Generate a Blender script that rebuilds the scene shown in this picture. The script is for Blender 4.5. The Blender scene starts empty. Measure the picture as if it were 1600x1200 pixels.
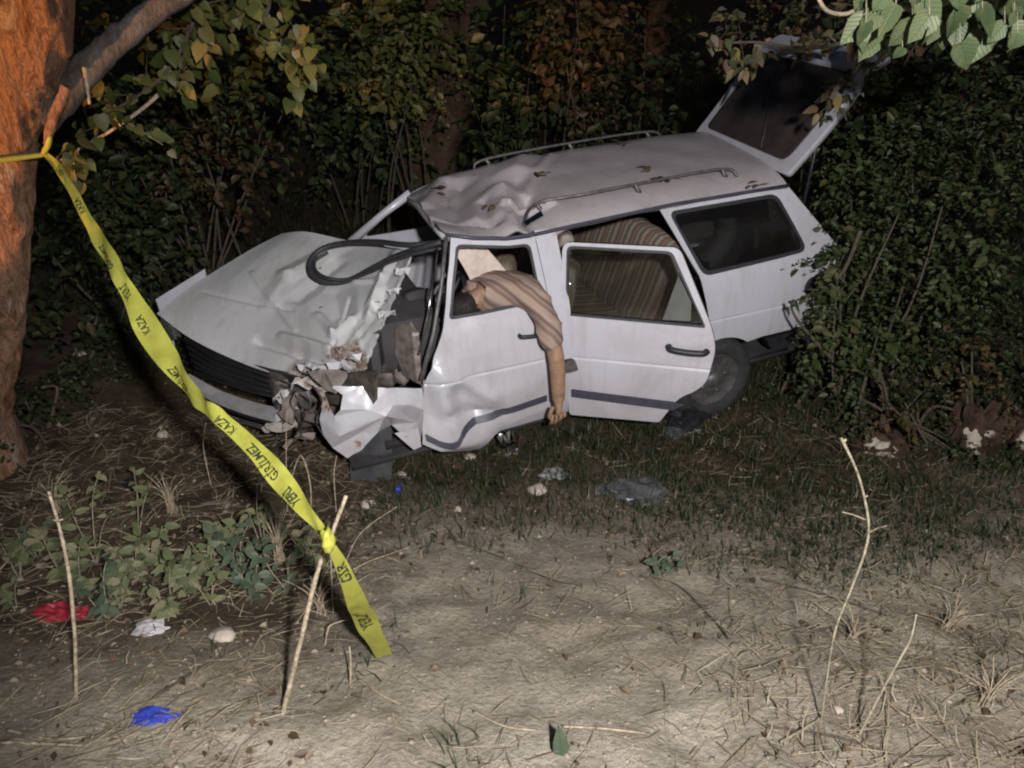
import bpy, bmesh, math, random
import numpy as np
from mathutils import Vector, Matrix, noise, Quaternion

random.seed(11)
rng = np.random.default_rng(7)
scene = bpy.context.scene
COL = scene.collection
R = math.radians

# ------------------------------------------------------------------ camera
CAM_H, PITCH, FPX = 2.66, 30.3, 1205.0
cam = bpy.data.cameras.new('camera')
cam.sensor_fit = 'HORIZONTAL'; cam.sensor_width = 36.0; cam.lens = 36.0 * FPX / 1600.0
cam.clip_start = 0.05; cam.clip_end = 400
cam_o = bpy.data.objects.new('camera', cam); COL.objects.link(cam_o)
cam_o.location = (0, 0, CAM_H); cam_o.rotation_euler = (R(90 - PITCH), 0, 0)
scene.camera = cam_o

# ------------------------------------------------------------------ night sky, faint moon added as ambient light, exposure
SUN_EL, SUN_ROT = R(40), R(160)
world = bpy.data.worlds.new('World'); scene.world = world; world.use_nodes = True
wn = world.node_tree
sky = wn.nodes.new('ShaderNodeTexSky'); sky.sky_type = 'NISHITA'; sky.sun_disc = False
sky.sun_elevation = SUN_EL; sky.sun_rotation = SUN_ROT
wn.links.new(sky.outputs[0], wn.nodes['Background'].inputs[0])
wn.nodes['Background'].inputs[1].default_value = 0.0070
moon = bpy.data.lights.new('moon', 'SUN'); moon.energy = 0.05; moon.angle = R(0.5); moon.color = (1.0, 0.97, 0.92)
moon_o = bpy.data.objects.new('moon', moon); COL.objects.link(moon_o)
moon_o.rotation_euler = (R(90) - SUN_EL, 0, R(20))
scene.view_settings.view_transform = 'Standard'; scene.view_settings.look = 'None'
scene.view_settings.exposure = 0.0; scene.view_settings.gamma = 1.0
scene.view_settings.use_curve_mapping = False
scene.cycles.filter_width = 2.1
scene.cycles.max_bounces = 4; scene.cycles.diffuse_bounces = 2; scene.cycles.glossy_bounces = 2; scene.cycles.transmission_bounces = 2; scene.cycles.transparent_max_bounces = 8
scene.cycles.adaptive_threshold = .025; scene.cycles.caustics_reflective = False; scene.cycles.caustics_refractive = False

# ------------------------------------------------------------------ helpers
def tag(o, label=None, cat=None, group=None, kind=None):
    if label: o['label'] = label
    if cat: o['category'] = cat
    if group: o['group'] = group
    if kind: o['kind'] = kind
    return o

def empty(name, loc=(0, 0, 0), parent=None):
    o = bpy.data.objects.new(name, None); COL.objects.link(o); o.location = loc
    o.empty_display_size = .1
    o.parent = parent
    return o

def link(name, me, mat, parent=None):
    o = bpy.data.objects.new(name, me); COL.objects.link(o); o.parent = parent
    if mat is not None and not me.materials: me.materials.append(mat)
    return o

def mesh(name, verts, faces, smooth=False):
    me = bpy.data.meshes.new(name)
    me.from_pydata([tuple(v) for v in verts], [], [tuple(f) for f in faces])
    if smooth: me.polygons.foreach_set('use_smooth', [True] * len(me.polygons))
    me.update()
    return me

def mobj(name, verts, faces, mat, parent=None, smooth=False):
    return link(name, mesh(name, verts, faces, smooth), mat, parent)

def bm_obj(name, bm, mat, parent=None, sharp=32):
    for f in bm.faces: f.smooth = True
    for e in bm.edges:
        if len(e.link_faces) == 2:
            e.smooth = e.calc_face_angle(0) < R(sharp)
    me = bpy.data.meshes.new(name); bm.to_mesh(me); bm.free()
    return link(name, me, mat, parent)

def tube_geo(pts, rads, seg=8, cap=True, wob=0.0, seed=0, v0=0):
    pts = [Vector(p) for p in pts]
    if not hasattr(rads, '__len__'): rads = [rads] * len(pts)
    V, F = [], []
    up = None
    for i, p in enumerate(pts):
        t = (pts[min(i + 1, len(pts) - 1)] - pts[max(i - 1, 0)])
        if t.length < 1e-9: t = Vector((0, 0, 1))
        t.normalize()
        if up is None:
            up = t.orthogonal().normalized()
        up = (up - t * up.dot(t))
        if up.length < 1e-6: up = t.orthogonal()
        up.normalize()
        b = t.cross(up)
        for k in range(seg):
            a = 2 * math.pi * k / seg
            r = rads[i]
            d = up * math.cos(a) + b * math.sin(a)
            if wob:
                q = p + d * r
                r *= 1 + wob * noise.noise(q * (0.7 / max(rads[i], .01)) + Vector((seed, 0, 0)))
            V.append(p + d * r)
    n = len(pts)
    for i in range(n - 1):
        for k in range(seg):
            a = v0 + i * seg + k; c = v0 + i * seg + (k + 1) % seg
            F.append((a, c, c + seg, a + seg))
    if cap:
        F.append(tuple(v0 + k for k in reversed(range(seg))))
        F.append(tuple(v0 + (n - 1) * seg + k for k in range(seg)))
    return V, F

def tube(name, pts, rads, mat, parent=None, seg=8, wob=0.0, seed=0):
    V, F = tube_geo(pts, rads, seg, True, wob, seed)
    return mobj(name, V, F, mat, parent, True)

def crom(P, n):
    """Catmull-Rom resample of a list of points/vectors (any dimension)."""
    P = [np.array(p, float) for p in P]
    out = []
    m = len(P) - 1
    for i in range(n):
        t = i / (n - 1) * m
        k = min(int(t), m - 1); f = t - k
        p0 = P[max(k - 1, 0)]; p1 = P[k]; p2 = P[k + 1]; p3 = P[min(k + 2, m)]
        out.append(.5 * ((2 * p1) + (p2 - p0) * f + (2 * p0 - 5 * p1 + 4 * p2 - p3) * f * f + (3 * p1 - p0 - 3 * p2 + p3) * f ** 3))
    return out

def rpoly(pts, r, n=4):
    """polygon with rounded corners"""
    out = []
    m = len(pts)
    for i in range(m):
        p = Vector(pts[i]).to_2d(); a = Vector(pts[i - 1]).to_2d(); b = Vector(pts[(i + 1) % m]).to_2d()
        ri = r[i] if hasattr(r, '__len__') else r
        da = (a - p); db = (b - p)
        ra = min(ri, da.length * .45); rb = min(ri, db.length * .45)
        if ri <= 0: out.append(tuple(p)); continue
        pa = p + da.normalized() * ra; pb = p + db.normalized() * rb
        for k in range(n + 1):
            t = k / n
            out.append(tuple(pa * (1 - t) ** 2 + p * 2 * t * (1 - t) + pb * t * t))
    return out

def thicken(bm, t, out):
    bmesh.ops.recalc_face_normals(bm, faces=bm.faces[:])
    bm.normal_update()
    if sum((f.normal.dot(out) * f.calc_area() for f in bm.faces), 0.0) < 0:
        bmesh.ops.reverse_faces(bm, faces=bm.faces[:]); bm.normal_update()
    fs = bm.faces[:]; rim = [e for e in bm.edges if len(e.link_faces) == 1]
    m = {}
    for v in bm.verts[:]:
        n = Vector((0, 0, 0))
        for f in v.link_faces: n += f.normal * min(f.calc_area(), 1e-3)
        n = n.normalized() if n.length > 1e-12 else Vector(out).normalized()
        m[v] = bm.verts.new(v.co - n * t)
    for f in fs: bm.faces.new([m[v] for v in reversed(f.verts)])
    for e in rim:
        a, b = e.verts; f = e.link_faces[0]; vs = list(f.verts); i = vs.index(a)
        if vs[(i + 1) % len(vs)] == b: a, b = b, a
        bm.faces.new((a, b, m[b], m[a]))

def panel(name, outline, mapf, mat, parent, holes=(), step=.08, cu=(), cv=(), thick=.012, sharp=32, out=(0, -1, .4)):
    """sheet-metal panel: a 2D outline with holes, cut into small facets, mapped onto a curved surface, given thickness"""
    bm = bmesh.new()
    es = []
    for loop in [outline] + list(holes):
        vs = [bm.verts.new((p[0], p[1], 0)) for p in loop]
        for i in range(len(vs)): es.append(bm.edges.new((vs[i - 1], vs[i])))
    bmesh.ops.triangle_fill(bm, use_beauty=True, use_dissolve=False, edges=es)
    us = [p[0] for p in outline]; vsn = [p[1] for p in outline]
    def cuts(lo, hi, extra):
        n = max(1, int(round((hi - lo) / step)))
        return [lo + (hi - lo) * i / n for i in range(1, n)] + list(extra)
    for c in cuts(min(us), max(us), cu):
        bmesh.ops.bisect_plane(bm, geom=bm.verts[:] + bm.edges[:] + bm.faces[:], dist=1e-5, plane_co=(c, 0, 0), plane_no=(1, 0, 0))
    for c in cuts(min(vsn), max(vsn), cv):
        bmesh.ops.bisect_plane(bm, geom=bm.verts[:] + bm.edges[:] + bm.faces[:], dist=1e-5, plane_co=(0, c, 0), plane_no=(0, 1, 0))
    for v in bm.verts: v.co = Vector(mapf(v.co.x, v.co.y))
    bmesh.ops.dissolve_degenerate(bm, dist=1e-5, edges=bm.edges[:])
    if thick: thicken(bm, thick, Vector(out))
    return bm_obj(name, bm, mat, parent, sharp)

def box_geo(c, s, rot=None):
    V = []
    for i in (-1, 1):
        for j in (-1, 1):
            for k in (-1, 1):
                v = Vector((i * s[0] / 2, j * s[1] / 2, k * s[2] / 2))
                if rot: v = rot @ v
                V.append(v + Vector(c))
    F = [(0, 1, 3, 2), (4, 6, 7, 5), (0, 4, 5, 1), (2, 3, 7, 6), (0, 2, 6, 4), (1, 5, 7, 3)]
    return V, F

def rbox(name, c, s, mat, parent=None, bev=.02, rot=None, seg=2, warp=0.0):
    bm = bmesh.new()
    V, F = box_geo((0, 0, 0), s)
    vs = [bm.verts.new(v) for v in V]
    for f in F: bm.faces.new([vs[i] for i in f])
    bmesh.ops.bevel(bm, geom=bm.edges[:], offset=min(bev, min(s) * .45), segments=seg, affect='EDGES', profile=.5)
    if warp:
        bmesh.ops.subdivide_edges(bm, edges=bm.edges[:], cuts=2, use_grid_fill=True)
        for v in bm.verts: v.co += noise.noise_vector(v.co * 6 + Vector(c)) * warp
    for v in bm.verts:
        v.co = (rot @ v.co if rot else v.co) + Vector(c)
    bmesh.ops.recalc_face_normals(bm, faces=bm.faces[:])
    return bm_obj(name, bm, mat, parent, 40)

def tent(d, w): return max(0.0, 1 - d / w)
def segdist(p, a, b):
    ax, ay = a; bx, by = b; px, py = p
    dx, dy = bx - ax, by - ay
    t = max(0, min(1, ((px - ax) * dx + (py - ay) * dy) / (dx * dx + dy * dy + 1e-12)))
    return math.hypot(px - ax - t * dx, py - ay - t * dy)

# ---- sight lines: where a direction of view meets a plane, the ground or a surface of the car
ct, st = math.cos(R(PITCH)), math.sin(R(PITCH))
CAMP = Vector((0, 0, CAM_H))
def ray(u, v):
    x = (u - 800) / FPX; y = (v - 600) / FPX
    return Vector((x, ct - y * st, -st - y * ct))
def at(u, v, depth):            # point at a depth along the viewing axis
    return CAMP + ray(u, v) * depth
CAR_R = Matrix(((0.9254, -0.3778, -0.0309), (0.3780, 0.9258, 0.0007), (0.0283, -0.0123, 0.9995)))
CAR_T = Vector((-2.0616, 3.7023, -0.0684))
CAR_RI = CAR_R.transposed()
CAMC = CAR_RI @ (CAMP - CAR_T)
def cray(u, v): return CAR_RI @ ray(u, v)
def car_y(u, v, y):
    d = cray(u, v); return CAMC + d * ((y - CAMC.y) / d.y)
def car_z(u, v, z):
    d = cray(u, v); return CAMC + d * ((z - CAMC.z) / d.z)
def car_pl(u, v, p, n):
    d = cray(u, v); n = Vector(n); return CAMC + d * (n.dot(Vector(p) - CAMC) / n.dot(d))
def to_world(p): return CAR_R @ Vector(p) + CAR_T

def sp(t): return math.log1p(math.exp(min(t, 40)))
def sstep(a, b, x):
    t = max(0, min(1, (x - a) / (b - a))); return t * t * (3 - 2 * t)
def gz(x, y):
    yy = .4 * sp(y / .4)                    # the bank levels out behind the photographer
    z = .36 * .4 * sp((3.0 - yy) / .4) - .07
    z += .12 * math.exp(-((x + 2.5) ** 2 + (y - 3.5) ** 2) / .8)
    z += .30 * sstep(2.2, 4.5, x) * sstep(2.5, 5, y)
    z += .10 * max(0, y - 7.5) * sstep(7.5, 9.5, y)
    z += .20 * sstep(-2.4, -4.5, x)
    fine = max(0, 1 - max(0, abs(x) - 6) / 6) * max(0, 1 - max(0, y - 9) / 8)
    if fine > 0:
        p = Vector((x, y, 0))
        z += fine * (.045 * noise.noise(p * 1.3) + .026 * noise.noise(p * 4.1 + Vector((3, 1, 0))) + .013 * noise.noise(p * 11) + .007 * noise.noise(p * 25))
        t_ = 1 - abs(noise.noise(p * 2.6 + Vector((9, 4, 0))))
        z += fine * .02 * t_ ** 4
    else:
        z += .35 * noise.noise(Vector((x * .12, y * .12, 2)))*min(1, (abs(x) + y) / 60)
    return z
def gpt(x, y, dz=0): return Vector((x, y, gz(x, y) + dz))
def ground_at(u, v, dz=0.0):
    d = ray(u, v); t = .6
    while t < 40:
        p = CAMP + d * t
        if p.z < gz(p.x, p.y) + dz:
            a, b = t - .06, t
            for _ in range(14):
                m = (a + b) / 2; p = CAMP + d * m
                if p.z < gz(p.x, p.y) + dz: b = m
                else: a = m
            return CAMP + d * b
        t += .06
    return CAMP + d * 12

# ------------------------------------------------------------------ materials
def new_mat(name):
    m = bpy.data.materials.new(name); m.use_nodes = True
    nt = m.node_tree; b = nt.nodes['Principled BSDF']
    return m, nt, b
def N(nt, t, **kw):
    n = nt.nodes.new(t)
    for k, v in kw.items():
        if k in n.inputs: n.inputs[k].default_value = v
        else: setattr(n, k, v)
    return n
def ramp(nt, fac, stops, interp='LINEAR'):
    r = nt.nodes.new('ShaderNodeValToRGB'); r.color_ramp.interpolation = interp
    el = r.color_ramp.elements
    while len(el) < len(stops): el.new(.5)
    for e, (p, c) in zip(el, stops):
        e.position = p; e.color = (*c, 1) if len(c) == 3 else c
    nt.links.new(fac, r.inputs[0]); return r.outputs[0]
def mixc(nt, fac, a, b, mode='MIX'):
    m = nt.nodes.new('ShaderNodeMix'); m.data_type = 'RGBA'; m.blend_type = mode
    for sock, val in ((m.inputs[0], fac), (m.inputs[6], a), (m.inputs[7], b)):
        if isinstance(val, (int, float)): sock.default_value = val
        elif isinstance(val, tuple): sock.default_value = (*val, 1)
        else: nt.links.new(val, sock)
    return m.outputs[2]
def nz(nt, scale, detail=4, rough=.6, co='Object', dist=0.0, vec=None):
    n = N(nt, 'ShaderNodeTexNoise'); n.inputs['Scale'].default_value = scale
    n.inputs['Detail'].default_value = detail; n.inputs['Roughness'].default_value = rough
    n.inputs['Distortion'].default_value = dist
    if vec is None:
        tc = N(nt, 'ShaderNodeTexCoord'); vec = tc.outputs[co]
    nt.links.new(vec, n.inputs['Vector'])
    return n.outputs['Fac']
def bump(nt, b, h, strength=.4, dist=.01):
    n = N(nt, 'ShaderNodeBump'); n.inputs['Strength'].default_value = strength; n.inputs['Distance'].default_value = dist
    nt.links.new(h, n.inputs['Height']); nt.links.new(n.outputs[0], b.inputs['Normal'])
def simple(name, col, rough=.6, metal=0.0, var=.25, scale=12, bstr=.0, bscale=60, spec=.5, coat=0.0):
    m, nt, b = new_mat(name)
    f = nz(nt, scale, 5)
    lo = tuple(max(0, c * (1 - var)) for c in col); hi = tuple(min(1, c * (1 + var)) for c in col)
    nt.links.new(ramp(nt, f, [(.3, lo), (.7, hi)]), b.inputs['Base Color'])
    b.inputs['Roughness'].default_value = rough; b.inputs['Metallic'].default_value = metal
    b.inputs['Specular IOR Level'].default_value = spec; b.inputs['Coat Weight'].default_value = coat
    if bstr: bump(nt, b, nz(nt, bscale, 4), bstr, .006)
    return m
def leaf_mat(name, stops, trans=.25, rough=.5, spec=.35, veins=False):
    m, nt, b = new_mat(name)
    g = N(nt, 'ShaderNodeNewGeometry'); oi = N(nt, 'ShaderNodeObjectInfo')
    ad = N(nt, 'ShaderNodeMath', operation='ADD'); fr = N(nt, 'ShaderNodeMath', operation='FRACT')
    nt.links.new(g.outputs['Random Per Island'], ad.inputs[0]); nt.links.new(oi.outputs['Random'], ad.inputs[1]); nt.links.new(ad.outputs[0], fr.inputs[0])
    c = ramp(nt, fr.outputs[0], stops)
    f = nz(nt, 40, 3)
    c = mixc(nt, .35, c, ramp(nt, f, [(.3, (.35, .35, .35)), (.7, (1.2, 1.2, 1.2))]), 'MULTIPLY')
    if veins:
        tc = N(nt, 'ShaderNodeTexCoord'); sx = N(nt, 'ShaderNodeSeparateXYZ'); nt.links.new(tc.outputs['Object'], sx.inputs[0])
        ab = N(nt, 'ShaderNodeMath', operation='ABSOLUTE'); nt.links.new(sx.outputs[1], ab.inputs[0])
        w = N(nt, 'ShaderNodeMath', operation='MULTIPLY_ADD'); nt.links.new(ab.outputs[0], w.inputs[0]); w.inputs[1].default_value = -.85; nt.links.new(sx.outputs[0], w.inputs[2])
        w6 = N(nt, 'ShaderNodeMath', operation='MULTIPLY'); nt.links.new(w.outputs[0], w6.inputs[0]); w6.inputs[1].default_value = 6.5
        pp = N(nt, 'ShaderNodeMath', operation='PINGPONG'); nt.links.new(w6.outputs[0], pp.inputs[0]); pp.inputs[1].default_value = .5
        side = ramp(nt, pp.outputs[0], [(.0, (1, 1, 1)), (.10, (0, 0, 0))]); mid = ramp(nt, ab.outputs[0], [(.0, (1, 1, 1)), (.022, (0, 0, 0))])
        vv_ = N(nt, 'ShaderNodeMath', operation='MAXIMUM'); nt.links.new(side, vv_.inputs[0]); nt.links.new(mid, vv_.inputs[1])
        hs = N(nt, 'ShaderNodeMath', operation='MULTIPLY'); nt.links.new(vv_.outputs[0], hs.inputs[0]); hs.inputs[1].default_value = .16
        c = mixc(nt, hs.outputs[0], c, (.26, .27, .17)); c = mixc(nt, ramp(nt, nz(nt, 2.2, 4, .6), [(.52, (0, 0, 0)), (.75, (.6, .6, .6))]), c, (.15, .13, .05))
        bump(nt, b, vv_.outputs[0], .5, .02)
    nt.links.new(c, b.inputs['Base Color'])
    b.inputs['Roughness'].default_value = rough; b.inputs['Specular IOR Level'].default_value = spec
    t = N(nt, 'ShaderNodeBsdfTranslucent'); nt.links.new(c, t.inputs['Color'])
    mx = N(nt, 'ShaderNodeMixShader'); mx.inputs[0].default_value = trans
    nt.links.new(b.outputs[0], mx.inputs[1]); nt.links.new(t.outputs[0], mx.inputs[2])
    nt.links.new(mx.outputs[0], nt.nodes['Material Output'].inputs['Surface'])
    return m

def paint_mat(name, base, dirt=(.20, .15, .11), amount=.5, rust=None):
    m, nt, b = new_mat(name)
    tc = N(nt, 'ShaderNodeTexCoord'); v = tc.outputs['Object']
    big = nz(nt, 2.3, 8, .68, vec=v, dist=.6); fine = nz(nt, 26, 6, .7, vec=v)
    c = mixc(nt, ramp(nt, big, [(.48, (0, 0, 0)), (.80, (amount,) * 3)]), base, tuple(.5 * a + .5 * d for a, d in zip(base, dirt)))
    c = mixc(nt, ramp(nt, fine, [(.66, (0, 0, 0)), (.74, (.55 * amount + .1,) * 3)]), c, dirt)
    mp_ = N(nt, 'ShaderNodeMapping'); nt.links.new(v, mp_.inputs[0]); mp_.inputs['Scale'].default_value = (9, 9, 1.2)
    run = nz(nt, 1.6, 6, .7, vec=mp_.outputs[0])
    c = mixc(nt, ramp(nt, run, [(.50, (0, 0, 0)), (.78, (.55 * amount,) * 3)]), c, tuple(.35 * a + .65 * d for a, d in zip(base, dirt)))
    sz = N(nt, 'ShaderNodeSeparateXYZ'); nt.links.new(v, sz.inputs[0])
    lw = N(nt, 'ShaderNodeMath', operation='MULTIPLY_ADD'); nt.links.new(big, lw.inputs[0]); lw.inputs[1].default_value = -.35; nt.links.new(sz.outputs[2], lw.inputs[2])
    lo_ = N(nt, 'ShaderNodeMapRange'); nt.links.new(lw.outputs[0], lo_.inputs[0]); lo_.inputs[1].default_value = .38; lo_.inputs[2].default_value = .02; lo_.inputs[3].default_value = 0; lo_.inputs[4].default_value = .55
    c = mixc(nt, lo_.outputs[0], c, tuple(.4 * a + .6 * d for a, d in zip(base, dirt)))     # road splash along the sills
    rg = ramp(nt, big, [(.4, (.28,) * 3), (.75, (.62,) * 3)])
    if rust:
        acc = None
        for (cx, cy, cz, rad) in rust:
            mp = N(nt, 'ShaderNodeVectorMath', operation='DISTANCE'); nt.links.new(v, mp.inputs[0]); mp.inputs[1].default_value = (cx, cy, cz)
            wob = nz(nt, 9, 6, .7, vec=v)
            s = N(nt, 'ShaderNodeMath', operation='MULTIPLY_ADD'); nt.links.new(wob, s.inputs[0]); s.inputs[1].default_value = rad * 2.0; nt.links.new(mp.outputs['Value'], s.inputs[2])
            q = N(nt, 'ShaderNodeMapRange'); nt.links.new(s.outputs[0], q.inputs[0])
            q.inputs[1].default_value = rad * 1.72; q.inputs[2].default_value = rad * 1.98; q.inputs[3].default_value = 1; q.inputs[4].default_value = 0
            if acc is None: acc = q.outputs[0]
            else:
                mm = N(nt, 'ShaderNodeMath', operation='MAXIMUM'); nt.links.new(acc, mm.inputs[0]); nt.links.new(q.outputs[0], mm.inputs[1]); acc = mm.outputs[0]
        rc = ramp(nt, nz(nt, 17, 6, .75, vec=v), [(.30, (.04, .03, .022)), (.40, (.15, .095, .07)), (.48, (.30, .23, .19)), (.55, (.50, .47, .45)), (.64, (.28, .22, .17)), (.75, (.12, .09, .06))])
        c = mixc(nt, acc, c, rc)
    nt.links.new(c, b.inputs['Base Color']); nt.links.new(rg, b.inputs['Roughness'])
    b.inputs['Coat Weight'].default_value = .25; b.inputs['Coat Roughness'].default_value = .15
    bump(nt, b, nz(nt, 5, 4, .6, vec=v), .12, .01)
    return m

def glass_mat(name, tint, refl=1.0, opac=.0, dust=(.10, .08, .07)):
    m, nt, b = new_mat(name)
    nt.nodes.remove(b)
    tr = N(nt, 'ShaderNodeBsdfTransparent'); tr.inputs[0].default_value = (*tint, 1)
    gl = N(nt, 'ShaderNodeBsdfGlossy'); gl.inputs['Roughness'].default_value = .04; gl.inputs[0].default_value = (refl, refl, refl, 1)
    fr = N(nt, 'ShaderNodeFresnel'); fr.inputs[0].default_value = 1.5
    df = N(nt, 'ShaderNodeBsdfDiffuse'); df.inputs[0].default_value = (*dust, 1)
    f = ramp(nt, nz(nt, 3, 6, .7), [(.35, (opac * .4,) * 3), (.75, (opac,) * 3)])
    m1 = N(nt, 'ShaderNodeMixShader'); nt.links.new(f, m1.inputs[0]); nt.links.new(tr.outputs[0], m1.inputs[1]); nt.links.new(df.outputs[0], m1.inputs[2])
    m2 = N(nt, 'ShaderNodeMixShader'); nt.links.new(fr.outputs[0], m2.inputs[0]); nt.links.new(m1.outputs[0], m2.inputs[1]); nt.links.new(gl.outputs[0], m2.inputs[2])
    nt.links.new(m2.outputs[0], nt.nodes['Material Output'].inputs['Surface'])
    return m

def soil_mat():
    m, nt, b = new_mat('soil')
    tc = N(nt, 'ShaderNodeTexCoord'); v = tc.outputs['Object']
    a = nz(nt, .9, 8, .65, vec=v, dist=.4); c2 = nz(nt, 7, 8, .7, vec=v); c3 = nz(nt, 45, 6, .7, vec=v)
    col = ramp(nt, a, [(.30, (.24, .20, .15)), (.50, (.365, .32, .25)), (.68, (.465, .42, .34))])
    col = mixc(nt, .55, col, ramp(nt, c2, [(.30, (.45, .42, .38)), (.55, (1, 1, 1)), (.75, (1.35, 1.3, 1.2))]), 'MULTIPLY')
    col = mixc(nt, .5, col, ramp(nt, c3, [(.28, (.35, .32, .28)), (.5, (1, 1, 1)), (.72, (1.5, 1.45, 1.35))]), 'MULTIPLY')
    # darker brown with growing distance, its edge broken by noise
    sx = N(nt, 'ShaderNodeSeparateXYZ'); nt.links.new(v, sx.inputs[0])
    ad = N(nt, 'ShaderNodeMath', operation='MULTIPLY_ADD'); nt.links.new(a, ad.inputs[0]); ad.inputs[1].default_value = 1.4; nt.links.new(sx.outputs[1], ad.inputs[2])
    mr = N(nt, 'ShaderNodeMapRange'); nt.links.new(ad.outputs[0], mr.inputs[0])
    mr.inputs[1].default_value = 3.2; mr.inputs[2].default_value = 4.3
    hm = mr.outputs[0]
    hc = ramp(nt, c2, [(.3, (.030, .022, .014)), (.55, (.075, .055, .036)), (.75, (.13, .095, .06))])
    # the same dark brown brought nearer on the left
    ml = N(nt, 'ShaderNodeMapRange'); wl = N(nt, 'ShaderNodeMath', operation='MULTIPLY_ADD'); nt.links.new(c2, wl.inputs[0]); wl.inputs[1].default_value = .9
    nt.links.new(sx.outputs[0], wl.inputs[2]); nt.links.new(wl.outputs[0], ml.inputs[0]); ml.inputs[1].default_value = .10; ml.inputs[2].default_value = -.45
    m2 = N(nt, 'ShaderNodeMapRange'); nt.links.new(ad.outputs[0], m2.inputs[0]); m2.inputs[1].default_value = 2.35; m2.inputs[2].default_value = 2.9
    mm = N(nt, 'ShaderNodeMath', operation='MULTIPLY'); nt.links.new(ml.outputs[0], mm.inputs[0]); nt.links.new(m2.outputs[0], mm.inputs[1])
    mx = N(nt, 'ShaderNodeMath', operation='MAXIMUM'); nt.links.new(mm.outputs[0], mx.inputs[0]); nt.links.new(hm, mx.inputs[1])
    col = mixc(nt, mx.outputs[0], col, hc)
    nt.links.new(col, b.inputs['Base Color']); b.inputs['Roughness'].default_value = .95; b.inputs['Specular IOR Level'].default_value = .15
    h = N(nt, 'ShaderNodeMath', operation='ADD'); nt.links.new(c2, h.inputs[0]); nt.links.new(c3, h.inputs[1])
    bump(nt, b, h.outputs[0], .9, .022)
    return m

M = {}
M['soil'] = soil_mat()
M['paint'] = paint_mat('white_paint', (.51, .505, .545), amount=.95)
M['roof_paint_pink_lit'] = paint_mat('roof_paint_pink_lit', (.50, .455, .46), amount=.95)  # white paint with the pink cast of red lights put into its colour
M['hood_paint'] = paint_mat('hood_paint', (.51, .51, .505), amount=.95, rust=[tuple(car_y(505, 575, -.62)) + (.17,), tuple(car_y(455, 585, -.40)) + (.10,), tuple(car_y(555, 590, -.73)) + (.15,), tuple(car_y(530, 545, -.60)) + (.09,)])
M['torn_paint'] = paint_mat('torn_paint', (.50, .495, .525), amount=.85, rust=[tuple(car_y(498, 625, -.78)) + (.09,), tuple(car_y(560, 690, -.8)) + (.05,)])
M['bare'] = simple('bare_metal', (.30, .25, .23), .5, .6, .5, 20, .3)
M['foam'] = simple('grimy_foam', (.30, .265, .235), .95, 0, .35, 18, .4)
M['primer'] = simple('rusty_primer', (.19, .155, .135), .8, .0, .5, 14, .4)
M['black_plastic'] = simple('black_plastic', (.020, .021, .024), .5, 0, .4, 20)
M['rubber'] = simple('rubber', (.030, .030, .034), .55, 0, .3, 30, .2, 90)
M['molding'] = simple('dark_molding', (.055, .055, .075), .5, 0, .2, 20)
M['chrome'] = simple('chrome', (.75, .75, .76), .12, 1.0, .1, 8)
M['alu'] = simple('dull_alloy', (.15, .14, .14), .55, .5, .4, 30, .2)
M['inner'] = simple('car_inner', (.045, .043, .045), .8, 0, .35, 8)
M['trim_beige'] = simple('interior_trim', (.42, .40, .40), .8, 0, .2, 10)
M['headliner'] = simple('headliner_cloth', (.62, .52, .45), .95, 0, .15, 30, .3, 120)
M['glass'] = glass_mat('side_glass', (.80, .82, .80), opac=.10)
M['glass_dark'] = glass_mat('tailgate_glass', (.45, .40, .37), opac=.75, dust=(.10, .078, .070))
M['lens'] = glass_mat('lens', (.75, .75, .75), opac=.3, dust=(.4, .4, .4))
M['tyre'] = simple('tyre', (.030, .029, .030), .8, 0, .4, 25, .5, 50)
M['rim'] = simple('rim', (.07, .065, .065), .75, .2, .5, 20)
M['engine'] = simple('engine_grime', (.10, .085, .07), .6, .3, .6, 18, .6, 40)
M['engine_light'] = simple('cast_alloy', (.30, .28, .25), .5, .6, .5, 25, .5, 50)
M['skin'] = simple('skin', (.30, .18, .115), .6, 0, .3, 28, .25, 120)
M['hair'] = simple('hair', (.015, .012, .010), .6, 0, .4, 60, .8, 150)
M['khaki'] = simple('khaki_sleeve', (.32, .23, .12), .9, 0, .2, 25, .3, 150)
M['trousers'] = simple('dark_trousers', (.05, .05, .06), .9, 0, .2, 25, .3, 120)

def stripes(name, cols, scale, axis=(1, 0, 0), wob=.15):
    m, nt, b = new_mat(name)
    tc = N(nt, 'ShaderNodeTexCoord')
    dp = N(nt, 'ShaderNodeVectorMath', operation='DOT_PRODUCT'); nt.links.new(tc.outputs['Object'], dp.inputs[0]); dp.inputs[1].default_value = axis
    f = nz(nt, 3, 2)
    ma = N(nt, 'ShaderNodeMath', operation='MULTIPLY_ADD'); nt.links.new(f, ma.inputs[0]); ma.inputs[1].default_value = wob; nt.links.new(dp.outputs['Value'], ma.inputs[2])
    ms = N(nt, 'ShaderNodeMath', operation='MULTIPLY'); nt.links.new(ma.outputs[0], ms.inputs[0]); ms.inputs[1].default_value = scale
    fr = N(nt, 'ShaderNodeMath', operation='FRACT'); nt.links.new(ms.outputs[0], fr.inputs[0])
    c = ramp(nt, fr.outputs[0], [(i / len(cols), c) for i, c in enumerate(cols)])
    nt.links.new(c, b.inputs['Base Color']); b.inputs['Roughness'].default_value = .95
    bump(nt, b, nz(nt, 140, 2), .4, .003)
    return m
M['shirt'] = stripes('striped_shirt', [(.34, .24, .19), (.36, .27, .21), (.17, .10, .08), (.30, .22, .18), (.13, .08, .07), (.36, .27, .22)], 11, (.8, .2, .6), .1)
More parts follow.
